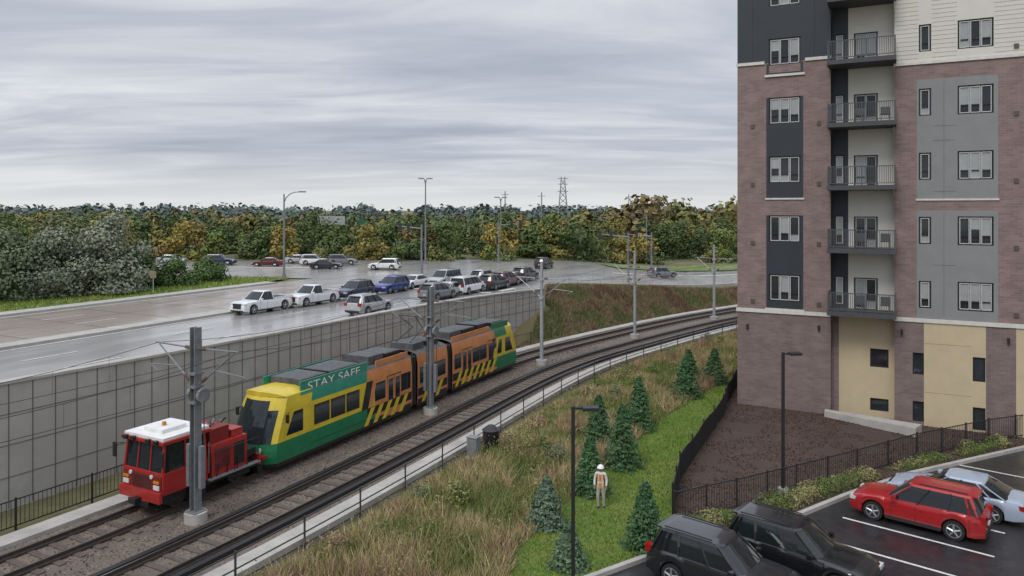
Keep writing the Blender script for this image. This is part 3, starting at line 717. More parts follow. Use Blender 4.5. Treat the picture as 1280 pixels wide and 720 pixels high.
        if kind in('suv','van'):
            mb.bar((ct[0]+.15,sg*(wtw-.08),Hh+.02),(ct[1]-.35,sg*(wtw-.08),Hh+.02),.035,.03,plast)
        for q in wx:
            yo=sg*(hw-.115)
            mb.cyl((q,yo-.11,r),(q,yo+.11,r),r,r,tyre,24); mb.cyl((q,yo+sg*.09,r),(q,yo+sg*.116,r),r*.68,r*.66,plast,20)
            for j in range(5):
                a=j*2*math.pi/5+.3; mb.cyl((q,yo+sg*.12,r),(q+math.cos(a)*r*.64,yo+sg*.12,r+math.sin(a)*r*.64),.05,.032,rim,6)
            mb.cyl((q,yo+sg*.11,r),(q,yo+sg*.14,r),.06,.05,rim,10)
            ring=[]
            for j in range(20):
                a=j*2*math.pi/20; ring.append((q+math.cos(a)*r*.68,yo+sg*.117,r+math.sin(a)*r*.68))
            for a,b in zip(ring,ring[1:]+ring[:1]): mb.bar(a,b,.02,.03,rim)
            mb.box(q-ar*.9,q+ar*.9,sg*hw*.70-.02,sg*hw*.70+.02,.3,r+ar*.9,plast)
    mb.box(L/2-.05,L/2+.012,-hw*.48,hw*.48,.50,.66 if kind!='pickup' else .95,plast); mb.box(L/2-.08,L/2+.02,-hw*.75,hw*.75,.28,.40,plast)
    mb.box(-L/2-.02,-L/2+.1,-hw*.8,hw*.8,.30,.46,plast); mb.box(-L/2-.03,-L/2,-.16,.16,.60,.70,plate)
    for yy in (-.45,.15): mb.bar((cb[1]-.03,yy,zb1+.05),(cb[1]-.22,yy+.5,zb1+.14),.02,.02,plast)
    if kind=='pickup':
        mb.box(-L/2+.07,cb[0]-.06,-hw*.80,hw*.80,1.07,1.085,plast)
        for sg in (-1,1): mb.box(-L/2+.03,cb[0]-.02,sg*hw*.88-.06,sg*hw*.88+.06,1.0,1.2,paint)
        mb.box(-L/2+.01,-L/2+.08,-hw*.85,hw*.85,1.0,1.2,paint)
    else:
        if kind in('suv','van'): mb.box(ct[0]-.16,ct[0]+.05,-wtw+.1,wtw-.1,Hh-.09,Hh-.045,paint)
    o=mb.build(name,(x,y,z),hd,smooth=32); o.scale=(scale,)*3; return o
pr=paintm('red',(0.40,0.014,0.016)); pb=paintm('black',(0.010,0.011,0.013)); psv=paintm('silver_blue',(0.40,0.47,0.57)); pw=paintm('white',(0.76,0.77,0.78)); pbl=paintm('blue',(0.015,0.035,0.22)); pdb=paintm('dark_blue',(0.02,0.03,0.07)); pg=paintm('grey',(0.18,0.19,0.20)); pdr=paintm('dark_red',(0.13,0.015,0.018)); psi=paintm('silver',(0.42,0.43,0.44)); pdk=paintm('charcoal',(0.014,0.015,0.018))
ang=math.atan2(-.654,.756)
car('parked_suv',15.6,28.35,0.0,ang+math.pi,'suv',pr,.97); car('parked_car',17.9,29.8,0.0,ang+math.pi,'sedan',psv)
car('parked_suv',9.5,24.4,0.0,ang,'suv',pb,1.0); car('parked_suv',6.7,23.3,0.0,ang,'suv',pdk,1.0)
bh=math.atan2(.892,.452)
def rc(u,v,kind,paint,hd,name='car',zz=4.2):
    Y_=(12-zz)*924/(v-262); X_=(u-640)/924*Y_
    for _ in range(4):
        zz=float(zP(X_,Y_)); Y_=(12-zz)*924/(v-262); X_=(u-640)/924*Y_
    car(name,X_,Y_,zz+0.02,hd,kind,paint,.87)
rc(328,389,'pickup',pw,bh+math.pi,'pickup_truck'); rc(391,380,'pickup',pw,bh+math.pi,'pickup_truck'); rc(443,372,'suv',pdb,bh+math.pi); rc(489,365,'suv',pbl,bh+math.pi)
rc(462,391,'suv',psi,bh); rc(517,359,'sedan',pw,bh+math.pi); rc(547,374,'suv',pg,bh); rc(556,356,'van',psi,bh+math.pi); rc(585,366,'van',pw,bh); rc(564,369,'sedan',psi,bh); rc(618,361,'suv',pdk,bh); rc(643,354,'sedan',pdk,bh); rc(606,354,'suv',psi,bh); rc(657,350,'suv',pdk,bh); rc(632,357,'suv',pdr,bh)
rc(276,331,'suv',pdb,0.0); rc(335,333,'sedan',pdr,math.pi); rc(394,331,'suv',pw,0.1); rc(408,336,'sedan',pdk,0.1); rc(428,331,'suv',pg,0.1); rc(481,337,'suv',pw,3.0); rc(680,335,'suv',pdk,1.2); rc(828,347,'suv',pg,0.4); rc(215,329,'sedan',psi,0.0); rc(375,329,'sedan',psi,0.0)
# ---------------------------------------------------------------- car park
lot=[(3.0,18),(2.0,23.6),(4.5,25.3),(7.5,26.9),(11.2,28.9),(14,30.9),(18,33.4),(26,37.2),(40,43),(40,10),(3,10)]
sheet('car_park',lot,lambda x,y:0.0,asphalt,4)
mb=MB(); L_=lot[1:9]
for a,b in zip(L_[:-1],L_[1:]):
    mb.bar((a[0],a[1],0.05),(b[0],b[1],0.05),0.2,0.2,concrete)
mb.build('kerb',smooth=0)
mb=MB(); hx,hy=.756,-.654; px_,py_=.654,.756
for k in range(-3,5):
    c=(14.7+px_*2.45*k,27.25+py_*2.45*k); 
    if k<-1 : c=(c[0]-1.9,c[1]+1.6)
    a=(c[0]-hx*2.4,c[1]-hy*2.4,0.006); b=(c[0]+hx*2.6,c[1]+hy*2.6,0.006); w=.06
    mb.poly([(a[0]-px_*w,a[1]-py_*w,.006),(b[0]-px_*w,b[1]-py_*w,.006),(b[0]+px_*w,b[1]+py_*w,.006),(a[0]+px_*w,a[1]+py_*w,.006)],paint_w)
mb.build('parking_markings',smooth=0)
# ---------------------------------------------------------------- lawn, mulch
lawnL=[(16.8,54.5),(14.3,50.9),(9.0,43),(5.2,36),(2.9,31.5),(0.2,26),(-0.7,20),(-0.7,12)]
silt=[(6.3,29.0),(7.45,32.8),(9.8,37.8),(12.3,43),(13.4,46),(15.6,51),(17.5,55)]
lawn=lawnL[::-1]+silt[::-1]+[(4.3,25.3),(2.0,23.7),(2.9,18),(2.9,12)]
sheet('lawn',lawn,lambda x,y:0.02,grassm,3)
bed=[(6.3,29.0),(7.45,32.8),(9.8,37.8),(12.3,43),(13.4,46),(15.6,51),(20,47),(30,42),(39,43),(26,37.35),(18,33.6),(14,31.1),(11.2,29.1),(7.5,27.1),(4.6,25.6)]
sheet('mulch_bed',bed,lambda x,y:0.035,mulch,3)
fab=M('silt_fabric',(0.014,0.014,0.016),(0.009,0.009,0.011),scale=3,rough=0.8,bump=0.3)
mb=MB(); sp=[]
for a,b in zip(silt[:-1],silt[1:]):
    for i in range(4): t=i/4; sp.append((a[0]+(b[0]-a[0])*t,a[1]+(b[1]-a[1])*t))
for i,(a,b) in enumerate(zip(sp[:-1],sp[1:])):
    h0=1.1+.07*math.sin(i*1.7);h1=1.1+.07*math.sin((i+1)*1.7)
    mb.mesh([(a[0],a[1],0),(b[0],b[1],0),(b[0],b[1],h1),(a[0],a[1],h0),(a[0]+.02,a[1],0),(b[0]+.02,b[1],0),(b[0]+.02,b[1],h1),(a[0]+.02,a[1],h0)],[[0,1,2,3],[7,6,5,4],[3,2,6,7]],fab)
    if i%2==0: mb.box(a[0]-.03,a[0]+.03,a[1]-.03,a[1]+.03,0,1.3,black)
mb.build('silt_fence',(9.8,37.8,0),world=True,smooth=0)
fence('iron_fence',[(6.2,28.2),(9,29.6),(12,31.2),(15.5,33.2),(19.5,35.6),(24.5,38.0),(30,40)],1.25,2.0,black,bars=0.13)
# ---------------------------------------------------------------- meadow
def scatter(poly,n):
    xs=[p[0] for p in poly];ys=[p[1] for p in poly]; X=[];Y=[];c=0
    while c<n:
        x=RNG.uniform(min(xs),max(xs),n);y=RNG.uniform(min(ys),max(ys),n); k=inpoly(x,y,poly); X.append(x[k]);Y.append(y[k]); c+=k.sum()
    return np.concatenate(X)[:n],np.concatenate(Y)[:n]
x,y=scatter(bed,22000); n1=vnoise(x,y,1.2,21); k=n1>.35; x=x[k];y=y[k]
leafobj('mulch_chips',np.stack([x,y,np.full(len(x),.05)],1),.045,np.array([.085,.052,.038])*RNG.uniform(.3,1.4,(len(x),1)),LEAF,aspect=.5)
mead=[P(s,-5.5)[:2] for s in np.arange(-8,70,3)]+[(26,66),(20,58)]+lawnL
x,y=scatter(mead,125000)
n1=vnoise(x,y,.55,1);n2=vnoise(x,y,1.4,2);n3=vnoise(x,y,.22,3)
tan=np.array([.36,.28,.165]);olv=np.array([.18,.18,.075]);grn=np.array([.11,.15,.05]);pnk=np.array([.26,.175,.12]);ylw=np.array([.30,.26,.07])
w=(0.6*n1+0.4*n2)[:,None]; col=np.where(w<.38,grn,np.where(w<.50,olv,np.where(w<.68,tan,pnk)))
sel=RNG.random(len(x)); col=np.where((sel<.22)[:,None],olv,col); col=np.where((sel>.95)[:,None],ylw,col); col=col*RNG.uniform(.7,1.25,(len(x),1))
sdist,ldist=SL(x,y)
hh=.30+.7*n2*n1+.22*(n3>.5); hh=hh*np.clip((-ldist-5.0)/1.5,.35,1)
blades('tall_grass',x,y,lambda a,b:np.full(len(a),-0.03),hh,None,.02,col,lean=.42)
x,y=scatter(mead,34000); n1=vnoise(x,y,.6,9); k=n1>.45; x=x[k];y=y[k]; C=np.stack([x,y,RNG.uniform(.1,.85,len(x))*(.3+n1[k])],1)
kc=np.where((vnoise(x,y,.8,33)<.5)[:,None],np.array([.13,.165,.055]),np.array([.25,.20,.10]))*RNG.uniform(.7,1.2,(len(x),1))
leafobj('weeds',C,.045,kc,LEAF,np.tile([0,0,.6],(len(x),1)),aspect=.4,nb=.7)
C=[];Nn=[];K=[]
for i in range(34):
    s_=random.uniform(2,58); l_=-random.uniform(6.3,10.5); px,py,_=P(s_,l_); 
    if not inpoly(np.array([px]),np.array([py]),mead)[0]: continue
    a,b,c=crown(px,py,-.1,random.uniform(.7,1.5),random.uniform(.5,1.1),520,random.choice([(.10,.14,.05),(.15,.17,.06),(.22,.19,.10),(.13,.15,.09),(.24,.17,.11)]),9,low=0); C.append(a);Nn.append(b);K.append(c)
leafobj('shrubs',np.concatenate(C),.055,np.concatenate(K),LEAF,np.concatenate(Nn),aspect=.6,nb=.7)
emb=[P(s,4.9)[:2] for s in np.arange(38,96,3)]+[(60,112),(29.7,96.6),(3.8,77.2),(3.2,72)]
x,y=scatter(emb,50000); n1=vnoise(x,y,.35,5); n2=vnoise(x,y,1.1,6); w=(.6*n1+.4*n2)[:,None]
col=np.where(w<.42,np.array([.13,.14,.06]),np.where(w<.6,np.array([.20,.155,.095]),np.array([.155,.105,.07])))*RNG.uniform(.7,1.2,(len(x),1))
s_,l_=SL(x,y); kk=~((s_<47.8)&(l_>7.6)); x=x[kk];y=y[kk];col=col[kk]
blades('embankment_grass',x,y,lambda a,b:terr(a,b)-.02,.2,.5,.035,col)
x,y=scatter(lawn,70000); n1=vnoise(x,y,.8,7)[:,None]; col=(np.array([.12,.20,.035])*(1-n1)+np.array([.18,.235,.06])*n1)*RNG.uniform(.7,1.25,(len(x),1))
blades('lawn_grass',x,y,lambda a,b:np.full(len(a),.015),.05,.13,.015,col,lean=.6)
x,y=scatter([B(-20,27.7),B(42,27.7),(-25,83.5),(-60,89.5),B(-20,45)],45000); n1=vnoise(x,y,.3,8)[:,None]; col=(np.array([.13,.20,.035])*(1-n1)+np.array([.20,.20,.07])*n1)*RNG.uniform(.7,1.25,(len(x),1))
blades('verge_grass',x,y,lambda a,b:zP(a,b)+.1,.12,.35,.035,col,lean=.6)
strip_=[(5.2,26.3),(11,29.2),(14,31.2),(18,33.8),(26,37.6),(26,38.2),(19.4,35.2),(15.5,32.8),(9,29.2),(6.0,27.8)]
x,y=scatter(strip_,14000); n1=vnoise(x,y,.9,12); k=n1>.3; x=x[k];y=y[k];n1=n1[k]
C=np.stack([x,y,RNG.uniform(.05,.8,len(x))*n1*1.1],1); col=np.where((vnoise(x,y,1.3,14)<.6)[:,None],np.array([.11,.15,.045]),np.array([.24,.23,.10]))*RNG.uniform(.7,1.25,(len(x),1))
leafobj('planting_strip',C,.05,col,LEAF,np.tile([0,0,.6],(len(x),1)),aspect=.35,nb=.8)
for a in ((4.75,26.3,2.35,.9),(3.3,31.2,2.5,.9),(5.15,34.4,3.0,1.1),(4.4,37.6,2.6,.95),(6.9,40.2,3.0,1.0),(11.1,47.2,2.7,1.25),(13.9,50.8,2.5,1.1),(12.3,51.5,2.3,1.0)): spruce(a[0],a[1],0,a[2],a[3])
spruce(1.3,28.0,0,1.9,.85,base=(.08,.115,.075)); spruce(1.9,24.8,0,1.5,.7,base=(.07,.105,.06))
# ---------------------------------------------------------------- trees
zt=4.2
oliv=(.165,.185,.13)
for (tx_,ty_,h,R,c) in ((-44,63,6.9,4.0,(.115,.145,.085)),(-40.5,65.5,6.6,3.6,oliv),(-37.0,68,8.0,3.5,(.175,.195,.14)),(-50,70,9,5,(.10,.13,.055)),(-46,76,8.3,4.5,(.14,.155,.08)),(-46,58.5,5.0,3.2,(.12,.145,.085)),(-52,60,7.5,4.2,(.11,.13,.06))):
    tree('olive_tree',tx_,ty_,zt,h,R,11000,c,leaf=.115,nclump=40,low=.0)
for (tx_,ty_,h,R) in ((-36.6,73,4.0,2.7),(-34.3,75,3.2,2.5),(-33,79.5,2.8,2.4),(-39,71,4.6,3.0),(-42,79,5.0,3.2)):
    tree('bush',tx_,ty_,zt,h,R,4500,random.choice([(.075,.115,.045),(.09,.125,.05)]),leaf=.12,nclump=20,low=0)
PAL=[(.12,.15,.05),(.10,.135,.05),(.19,.165,.055),(.15,.15,.05),(.085,.115,.045),(.075,.105,.045),(.14,.14,.055),(.11,.13,.06),(.22,.175,.055),(.07,.095,.045),(.09,.12,.05),(.17,.13,.06)]
C=[];Nn=[];K=[];S_=[]
for i in range(135):
    x=random.uniform(-120,62); y=(114 if x<0 else 118+x*.5)+random.uniform(1,22)
    h=random.uniform(4.5,8.3)*(1+.25*max(0,min(1,(x-10)/20))); R=random.uniform(.38,.52)*h+.6
    a,b,c=crown(x,y,float(zP(x,y))-.2,h,R,1050,random.choice(PAL),15,low=.0); C.append(a);Nn.append(b);K.append(c);S_.append(np.full(len(a),.22))
for i in range(50):
    x=random.uniform(-100,50); y=(112.5 if x<0 else 117+x*.5)+random.uniform(0,5)
    a,b,c=crown(x,y,float(zP(x,y))-.1,random.uniform(1.5,3.2),random.uniform(1.5,2.6),420,random.choice(PAL),8,low=0); C.append(a);Nn.append(b);K.append(c);S_.append(np.full(len(a),.19))
leafobj('distant_trees',np.concatenate(C),np.concatenate(S_),np.concatenate(K),LEAF,np.concatenate(Nn))
C=[];Nn=[];K=[];S_=[]
for i in range(400):
    y=random.uniform(150,520); x=random.uniform(-.78,.45)*y
    h=random.uniform(8,11.5)*(1+.12*math.sin(x*.03)); 
    if x/y>.12 and y<260: h*=1.35
    R=random.uniform(.42,.55)*h
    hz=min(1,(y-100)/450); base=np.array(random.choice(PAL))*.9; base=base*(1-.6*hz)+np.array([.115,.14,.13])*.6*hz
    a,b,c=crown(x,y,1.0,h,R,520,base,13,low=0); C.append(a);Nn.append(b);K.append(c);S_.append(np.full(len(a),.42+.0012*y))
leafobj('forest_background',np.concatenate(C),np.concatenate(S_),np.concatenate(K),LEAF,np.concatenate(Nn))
C=[];Nn=[];K=[];S_=[]
for i in range(260):
    y=random.uniform(650,1100); x=random.uniform(-.8,.5)*y
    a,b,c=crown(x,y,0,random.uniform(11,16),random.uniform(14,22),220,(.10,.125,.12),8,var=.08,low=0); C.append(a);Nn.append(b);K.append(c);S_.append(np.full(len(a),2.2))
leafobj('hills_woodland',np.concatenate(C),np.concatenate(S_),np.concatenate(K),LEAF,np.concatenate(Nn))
# ---------------------------------------------------------------- lamps, signals, signs
def parklamp(x,y,h,az):
    mb=MB(); mb.cyl((0,0,0),(0,0,.3),.22,.22,concrete,14); mb.box(-.055,.055,-.055,.055,.3,h,black)
    mb.box(-.06,.3,-.03,.03,h-.10,h-.03,black); mb.box(.28,.78,-.17,.17,h-.12,h-.02,black); mb.box(.33,.73,-.13,.13,h-.14,h-.118,M('led_lens',(.5,.5,.5),rough=.2))
    mb.build('street_lamp',(x,y,0),az,bevel=.008)
parklamp(1.85,22.4,6.05,0.0); parklamp(11.4,31.1,6.0,0.1)
def cobra(x,y,z,h,arm,az,two=False):
    mb=MB(); mb.cyl((0,0,0),(0,0,h),.14,.08,galvd,10); mb.cyl((0,0,0),(0,0,.4),.25,.22,galvd,10)
    for sg in ((1,-1) if two else (1,)):
        pts=[(0,0,h-1.0),(sg*arm*.15,0,h-.4),(sg*arm*.4,0,h),(sg*arm*.7,0,h+.2),(sg*arm,0,h+.25)]
        mb.tube(pts,.06,galvd,6); mb.box(min(sg*arm,sg*(arm+.75)),max(sg*arm,sg*(arm+.75)),-.15,.15,h+.18,h+.33,galvd)
    mb.build('street_lamp',(x,y,z),az)
cobra(-26.2,85,4.2,9.6,1.7,0.1); cobra(-12.4,106,4.2,12,.3,.5,True); cobra(-1.8,118,4.2,9.5,.3,.4,True); cobra(24,132,2.2,9,1.4,3,False)
def signal(x,y,z,az,arm):
    mb=MB(); mb.cyl((0,0,0),(0,0,6.0),.13,.10,galvd,10); mb.cyl((0,0,5.5),(arm,0,5.8),.08,.05,galvd,8)
    sb=M('signal_housing',(0.03,0.035,0.03),rough=.5)
    for a in (arm-.3,arm*.55):
        mb.box(a-.17,a+.17,-.13,.13,5.15,6.15,sb)
        for k,c in enumerate(((.03,.06,.03),(.06,.05,.02),(.25,.02,.02))): mb.cyl((a,-.13,5.35+k*.3),(a,-.17,5.35+k*.3),.1,.1,M('lens%d'%k,c,rough=.3),10)
    mb.box(-.3,-.1,-.13,.13,2.8,3.8,sb)
    mb.build('traffic_signal',(x,y,z),az)
for (x,y,az,arm) in ((14.0,89,2.6,4),(-2,108,.5,4),(-11,90,3.0,3),(20,106,2.7,4)):
    signal(x,y,float(zP(x,y)),az,arm)
def sign(name,x,y,z,h,w,hh,col,az=0):
    mb=MB(); mb.cyl((0,0,0),(0,0,h+hh),.035,.035,galv,8); mb.box(-w/2,w/2,-.045,-.03,h,h+hh,M('sign_'+name,col,rough=.5)); mb.box(-w/2+.03,w/2-.03,-.049,-.045,h+.03,h+hh-.03,M('sign_face_'+name,tuple(v*.8 for v in col),rough=.5))
    mb.build(name,(x,y,z),az)
sx,sy=B(6,13.0); sign('traffic_sign',sx,sy,4.35,1.0,.5,.6,(.55,.52,.42),.3)
sign('warning_sign',-32.5,67,4.3,1.5,.5,.6,(.30,.25,.14),.2)
sign('guide_sign',-33,135,4.2,5.0,5,1.6,(.5,.52,.52),0); sign('exit_sign',-27,133,4.2,4.6,2.0,1.4,(.03,.15,.08),0)
mb=MB()
for (w0,z0,w1,z1) in ((4,0,2,18),(2,18,1.0,32)):
    for sx_ in (-1,1):
        for sy_ in (-1,1): mb.bar((sx_*w0,sy_*w0,z0),(sx_*w1,sy_*w1,z1),.35,.35,galvd)
for i in range(8):
    z=i*3.8; w=4-2*min(1,z/18)-(max(0,z-18)/16); z2=z+3.8; w2=4-2*min(1,z2/18)-(max(0,z2-18)/16)
    for sy_ in (-1,1): mb.bar((-w,sy_*w,z),(w2,sy_*w2,z2),.2,.2,galvd); mb.bar((w,sy_*w,z),(-w2,sy_*w2,z2),.2,.2,galvd)
for z in (23,27.5,31): mb.bar((-3.2,0,z),(3.2,0,z),.35,.35,galvd)
mb.build('power_pylon',(31,450,0),smooth=0)
for (x,y,h) in ((12,300,19),(-3,320,20),(60,380,20)):
    mb=MB(); mb.cyl((0,0,0),(0,0,h),.3,.2,galvd,8); mb.bar((-1.6,0,h-1.5),(1.6,0,h-1.5),.2,.2,galvd); mb.build('utility_pole',(x,y,0))
cab=M('cabinet_grey',(.22,.23,.23),rough=.6)
x,y,_=P(14.6,-5.9); mb=MB(); mb.box(-.3,.3,-.25,.25,0,.15,concrete); mb.box(-.26,.26,-.2,.2,.15,1.05,cab); mb.box(-.29,.29,-.23,.23,1.05,1.1,cab); mb.box(-.2,.2,-.215,-.2,.3,.95,galvd); mb.build('signal_cabinet',(x,y,0),-.5,bevel=.01)
x,y,_=P(16.2,-6.0); mb=MB(); mb.cyl((0,0,0),(0,0,1.0),.42,.42,blackp,20); mb.cyl((0,0,1.0),(0,0,1.25),.46,.12,blackp,20); mb.cyl((0,0,.6),(0,0,.66),.44,.44,blackp,20); mb.build('utility_drum',(x,y,0))
# ---------------------------------------------------------------- apartment building
brick=brickmat('brick',(.250,.178,.165),(.190,.134,.126),(.255,.205,.19))
brickd=brickmat('brick_dark',(.212,.155,.147),(.163,.120,.114),(.215,.175,.165))
cream=M('cream_siding',(.63,.61,.555),(.59,.57,.515),scale=1,rough=.8); tanm=M('tan_panel',(.56,.46,.30),(.49,.40,.26),scale=1,rough=.8,bump=.05)
greyp=M('grey_panel',(.245,.25,.25),(.215,.22,.22),scale=1,rough=.75); dark=M('dark_panel',(.030,.038,.048),(.024,.030,.038),scale=1,rough=.6)
trim=M('white_trim',(.66,.64,.60),rough=.7); wframe=M('window_frame_white',(.66,.66,.64),rough=.5); bglass=M('window_glass',(.015,.02,.025),(.04,.045,.05),scale=.5,rough=.05,spec=.5); blind=M('window_blind',(.36,.38,.38),(.28,.30,.30),scale=1,rough=.15,coat=.6)
bld=empty('apartment_building',(13.9,45.6,0),math.atan2(-.463,.886))
ZW=[7.3+3.55*i for i in range(6)]; TOP=29.0; XE=34
holes=[]
for i,zc in enumerate(ZW):
    holes.append((1.85,3.65,zc-.8,zc+.8,4))
for zc in ZW:
    holes.append((9.8,10.4,zc-.75,zc+.75,1)); holes.append((11.65,13.3,zc-.78,zc+.78,3))
    holes.append((15.6,17.2,zc-.78,zc+.78,3)); holes.append((18.4,19.0,zc-.75,zc+.75,1)); holes.append((23,24.7,zc-.78,zc+.78,3)); holes.append((27.5,29.2,zc-.78,zc+.78,3))
for z0,z1 in ((2.85,4.05),(.25,1.35)): holes+= [(9.5,10.05,z0,z1,0),(12.35,12.93,z0-.1,z1,0),(15.0,15.6,z0,z1,0)]
def region(x,z):
    if z<5.8:
        if 10.05<x<12.95 or 14.3<x<18 or 20<x<24 : return tanm
        return brickd
    tb=20.85 if x<5.3 else 20.1
    if z>tb: return dark if x<5.3 else cream
    if 1.7<x<3.8 and (12.7<z<18.75 or 5.95<z<11.65): return dark
    if (9.7<x<13.5 or 15.4<x<19.2) and (12.6<z<19.2 or 6.0<z<11.95): return greyp
    return brick
def wallgrid(mb,x0,x1,z0,z1,y,hl,regf,xtra,ztra):
    xs=sorted({x0,x1}|{v for h in hl for v in h[:2] if x0<v<x1}|{v for v in xtra if x0<v<x1}); zs=sorted({z0,z1}|{v for h in hl for v in h[2:4] if z0<v<z1}|{v for v in ztra if z0<v<z1})
    for a,b in zip(xs[:-1],xs[1:]):
        for c,d in zip(zs[:-1],zs[1:]):
            xc,zc=(a+b)/2,(c+d)/2
            if any(h[0]<xc<h[1] and h[2]<zc<h[3] for h in hl): continue
            mb.poly([(a,y,c),(b,y,c),(b,y,d),(a,y,d)],regf(xc,zc))
def window(mb,x0,x1,z0,z1,y,kind,frame,dp=.14):
    for q in ([(x0,y,z0),(x1,y,z0),(x1,y+dp,z0),(x0,y+dp,z0)],[(x0,y,z1),(x1,y,z1),(x1,y+dp,z1),(x0,y+dp,z1)],[(x0,y,z0),(x0,y,z1),(x0,y+dp,z1),(x0,y+dp,z0)],[(x1,y,z0),(x1,y,z1),(x1,y+dp,z1),(x1,y+dp,z0)]): mb.poly(q,black)
    mb.poly([(x0,y+dp-.01,z0),(x1,y+dp-.01,z0),(x1,y+dp-.01,z1),(x0,y+dp-.01,z1)],bglass)
    f=.07; yy=y+dp-.07
    mb.box(x0,x1,yy,yy+.06,z0,z0+f,black); mb.box(x0,x1,yy,yy+.06,z1-f,z1,black); mb.box(x0,x0+f,yy,yy+.06,z0+f,z1-f,black); mb.box(x1-f,x1,yy,yy+.06,z0+f,z1-f,black)
    n={4:3,3:3,1:1,0:1,2:2}[kind]; w=(x1-x0-2*f)/n; tr=z0+(z1-z0)*.30
    for i in range(n):
        a=x0+f+i*w;b=a+w; g=.035
        if kind!=0:
            fr=frame
            for (p,q_,r_,s_) in ((a+.02,b-.02,z0+f,z0+f+g),(a+.02,b-.02,z1-f-g,z1-f),(a+.02,a+.02+g,z0+f+g,z1-f-g),(b-.02-g,b-.02,z0+f+g,z1-f-g)):
                mb.box(p,q_,yy-.012,yy+.03,r_,s_,fr)
            mb.box(a+.02+g,b-.02-g,yy-.012,yy+.03,tr,tr+.06,black)
            if random.random()<.55:
                zz=random.choice([tr+.06,tr+.06,z0+(z1-z0)*.55]); mb.poly([(a+.06,yy+.045,zz),(b-.06,yy+.045,zz),(b-.06,yy+.045,z1-f-g),(a+.06,yy+.045,z1-f-g)],blind)
            if random.random()<.3: mb.poly([(a+.06,yy+.045,z0+.1),(b-.06,yy+.045,z0+.1),(b-.06,yy+.045,tr),(a+.06,yy+.045,tr)],blind)
xt=[1.7,3.8,9.7,13.5,10.05,12.95,14.3,18,20,24,15.4,19.2,9.5]; ztt=[5.8,20.1,20.85,5.95,11.65,12.7,18.75,12.6,19.2,6.0,11.95]
mb=MB()
wallgrid(mb,0,5.3,-.3,TOP,0,[h for h in holes if h[1]<5.3],region,xt,ztt)
wallgrid(mb,8.6,XE,-.3,TOP,0,[h for h in holes if h[0]>8.6],region,xt,ztt)
rh=[]
for zc in ZW: rh+= [(5.45,6.0,zc-.9,zc+.8,1),(6.5,7.75,zc-1.1,zc+.75,2)]
rh+=[(7.35,8.3,2.95,4.0,0),(7.35,8.3,.45,1.15,0)]
def reg2(x,z):
    if z<5.8: return tanm if x>5.7 else brickd
    return dark if x<6.2 else cream
wallgrid(mb,5.3,8.6,-.3,TOP,.55,rh,reg2,[5.7,6.2],[5.8])
for x_ in (5.3,8.6):
    mb.poly([(x_,0,-.3),(x_,.55,-.3),(x_,.55,5.8),(x_,0,5.8)],brickd); mb.poly([(x_,0,5.8),(x_,.55,5.8),(x_,.55,TOP),(x_,0,TOP)],dark if x_<6 else brick)
for q,m in (([(0,0,-.3),(0,18,-.3),(0,18,TOP),(0,0,TOP)],brick),([(XE,0,-.3),(XE,18,-.3),(XE,18,TOP),(XE,0,TOP)],brick),([(0,18,-.3),(XE,18,-.3),(XE,18,TOP),(0,18,TOP)],brick),([(0,0,TOP),(XE,0,TOP),(XE,18,TOP),(0,18,TOP)],roofm)): mb.poly(q,m)
mb.build('walls',parent=bld,smooth=0)
mb=MB()
for h in holes: window(mb,h[0],h[1],h[2],h[3],0,h[4],wframe)
for h in rh: window(mb,h[0],h[1],h[2],h[3],.55,h[4],wframe)
mb.build('windows',parent=bld,smooth=0)
mb=MB()
for a,b in ((-.06,5.3),(8.6,XE)): mb.box(a,b,-.07,-.003,5.75,5.97,trim)
mb.box(5.36,8.54,.49,.547,5.75,5.97,trim)
mb.box(-.06,1.6,-.08,-.003,20.8,20.98,trim); mb.box(3.9,5.32,-.08,-.003,20.8,20.98,trim); mb.box(8.6,XE,-.08,-.003,20.05,20.22,trim)
mb.box(1.62,3.88,-.10,-.003,20.0,20.14,trim); mb.box(1.65,3.85,-.05,-.003,5.97,6.06,trim)
mb.box(1.65,3.85,-.06,-.003,12.6,12.7,trim); mb.box(9.65,13.55,-.05,-.003,12.5,12.6,trim)
mb.box(1.72,1.845,-.05,-.003,20.14,20.79,dark); mb.box(3.655,3.78,-.05,-.003,20.14,20.79,dark); mb.box(1.845,3.655,-.05,-.003,20.14,20.24,dark)
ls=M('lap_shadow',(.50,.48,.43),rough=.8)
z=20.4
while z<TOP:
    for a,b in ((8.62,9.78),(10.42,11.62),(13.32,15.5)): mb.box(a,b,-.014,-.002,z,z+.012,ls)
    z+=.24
for x_ in (.9,4.4): mb.box(x_,x_+.012,-.012,-.002,21,TOP,M('seam',(.015,.018,.022),rough=.6))
ps=M('panel_seam',(.14,.14,.14),rough=.8)
for z in (8.95,13.0,15.8,16.6): mb.box(10.5,11.55,-.010,-.002,z,z+.015,ps)
mb.box(11.0,11.015,-.010,-.002,6.1,11.9,ps); mb.box(11.0,11.015,-.010,-.002,12.65,19.1,ps)
for z in (1.9,4.6): mb.box(10.1,12.3,-.010,-.002,z,z+.015,M('tan_seam',(.36,.29,.19),rough=.8))
vent=M('vent',(.10,.085,.08),rough=.6)
for i,zc in enumerate(ZW):
    for x_ in (4.55,14.2,.8): 
        if zc<20 or x_>5: mb.box(x_,x_+.22,-.05,-.003,zc-1.0,zc-.75,vent)
for x_,z_ in ((.55,4.7),(4.6,4.9),(8.9,5.0),(13.9,4.9)): mb.box(x_,x_+.12,-.14,-.003,z_,z_+.3,black)
mb.build('trim',parent=bld,smooth=0)
railm=M('balcony_rail',(.085,.09,.095),rough=.5); slabm=M('balcony_slab',(.07,.072,.078),rough=.7); 
mb=MB()
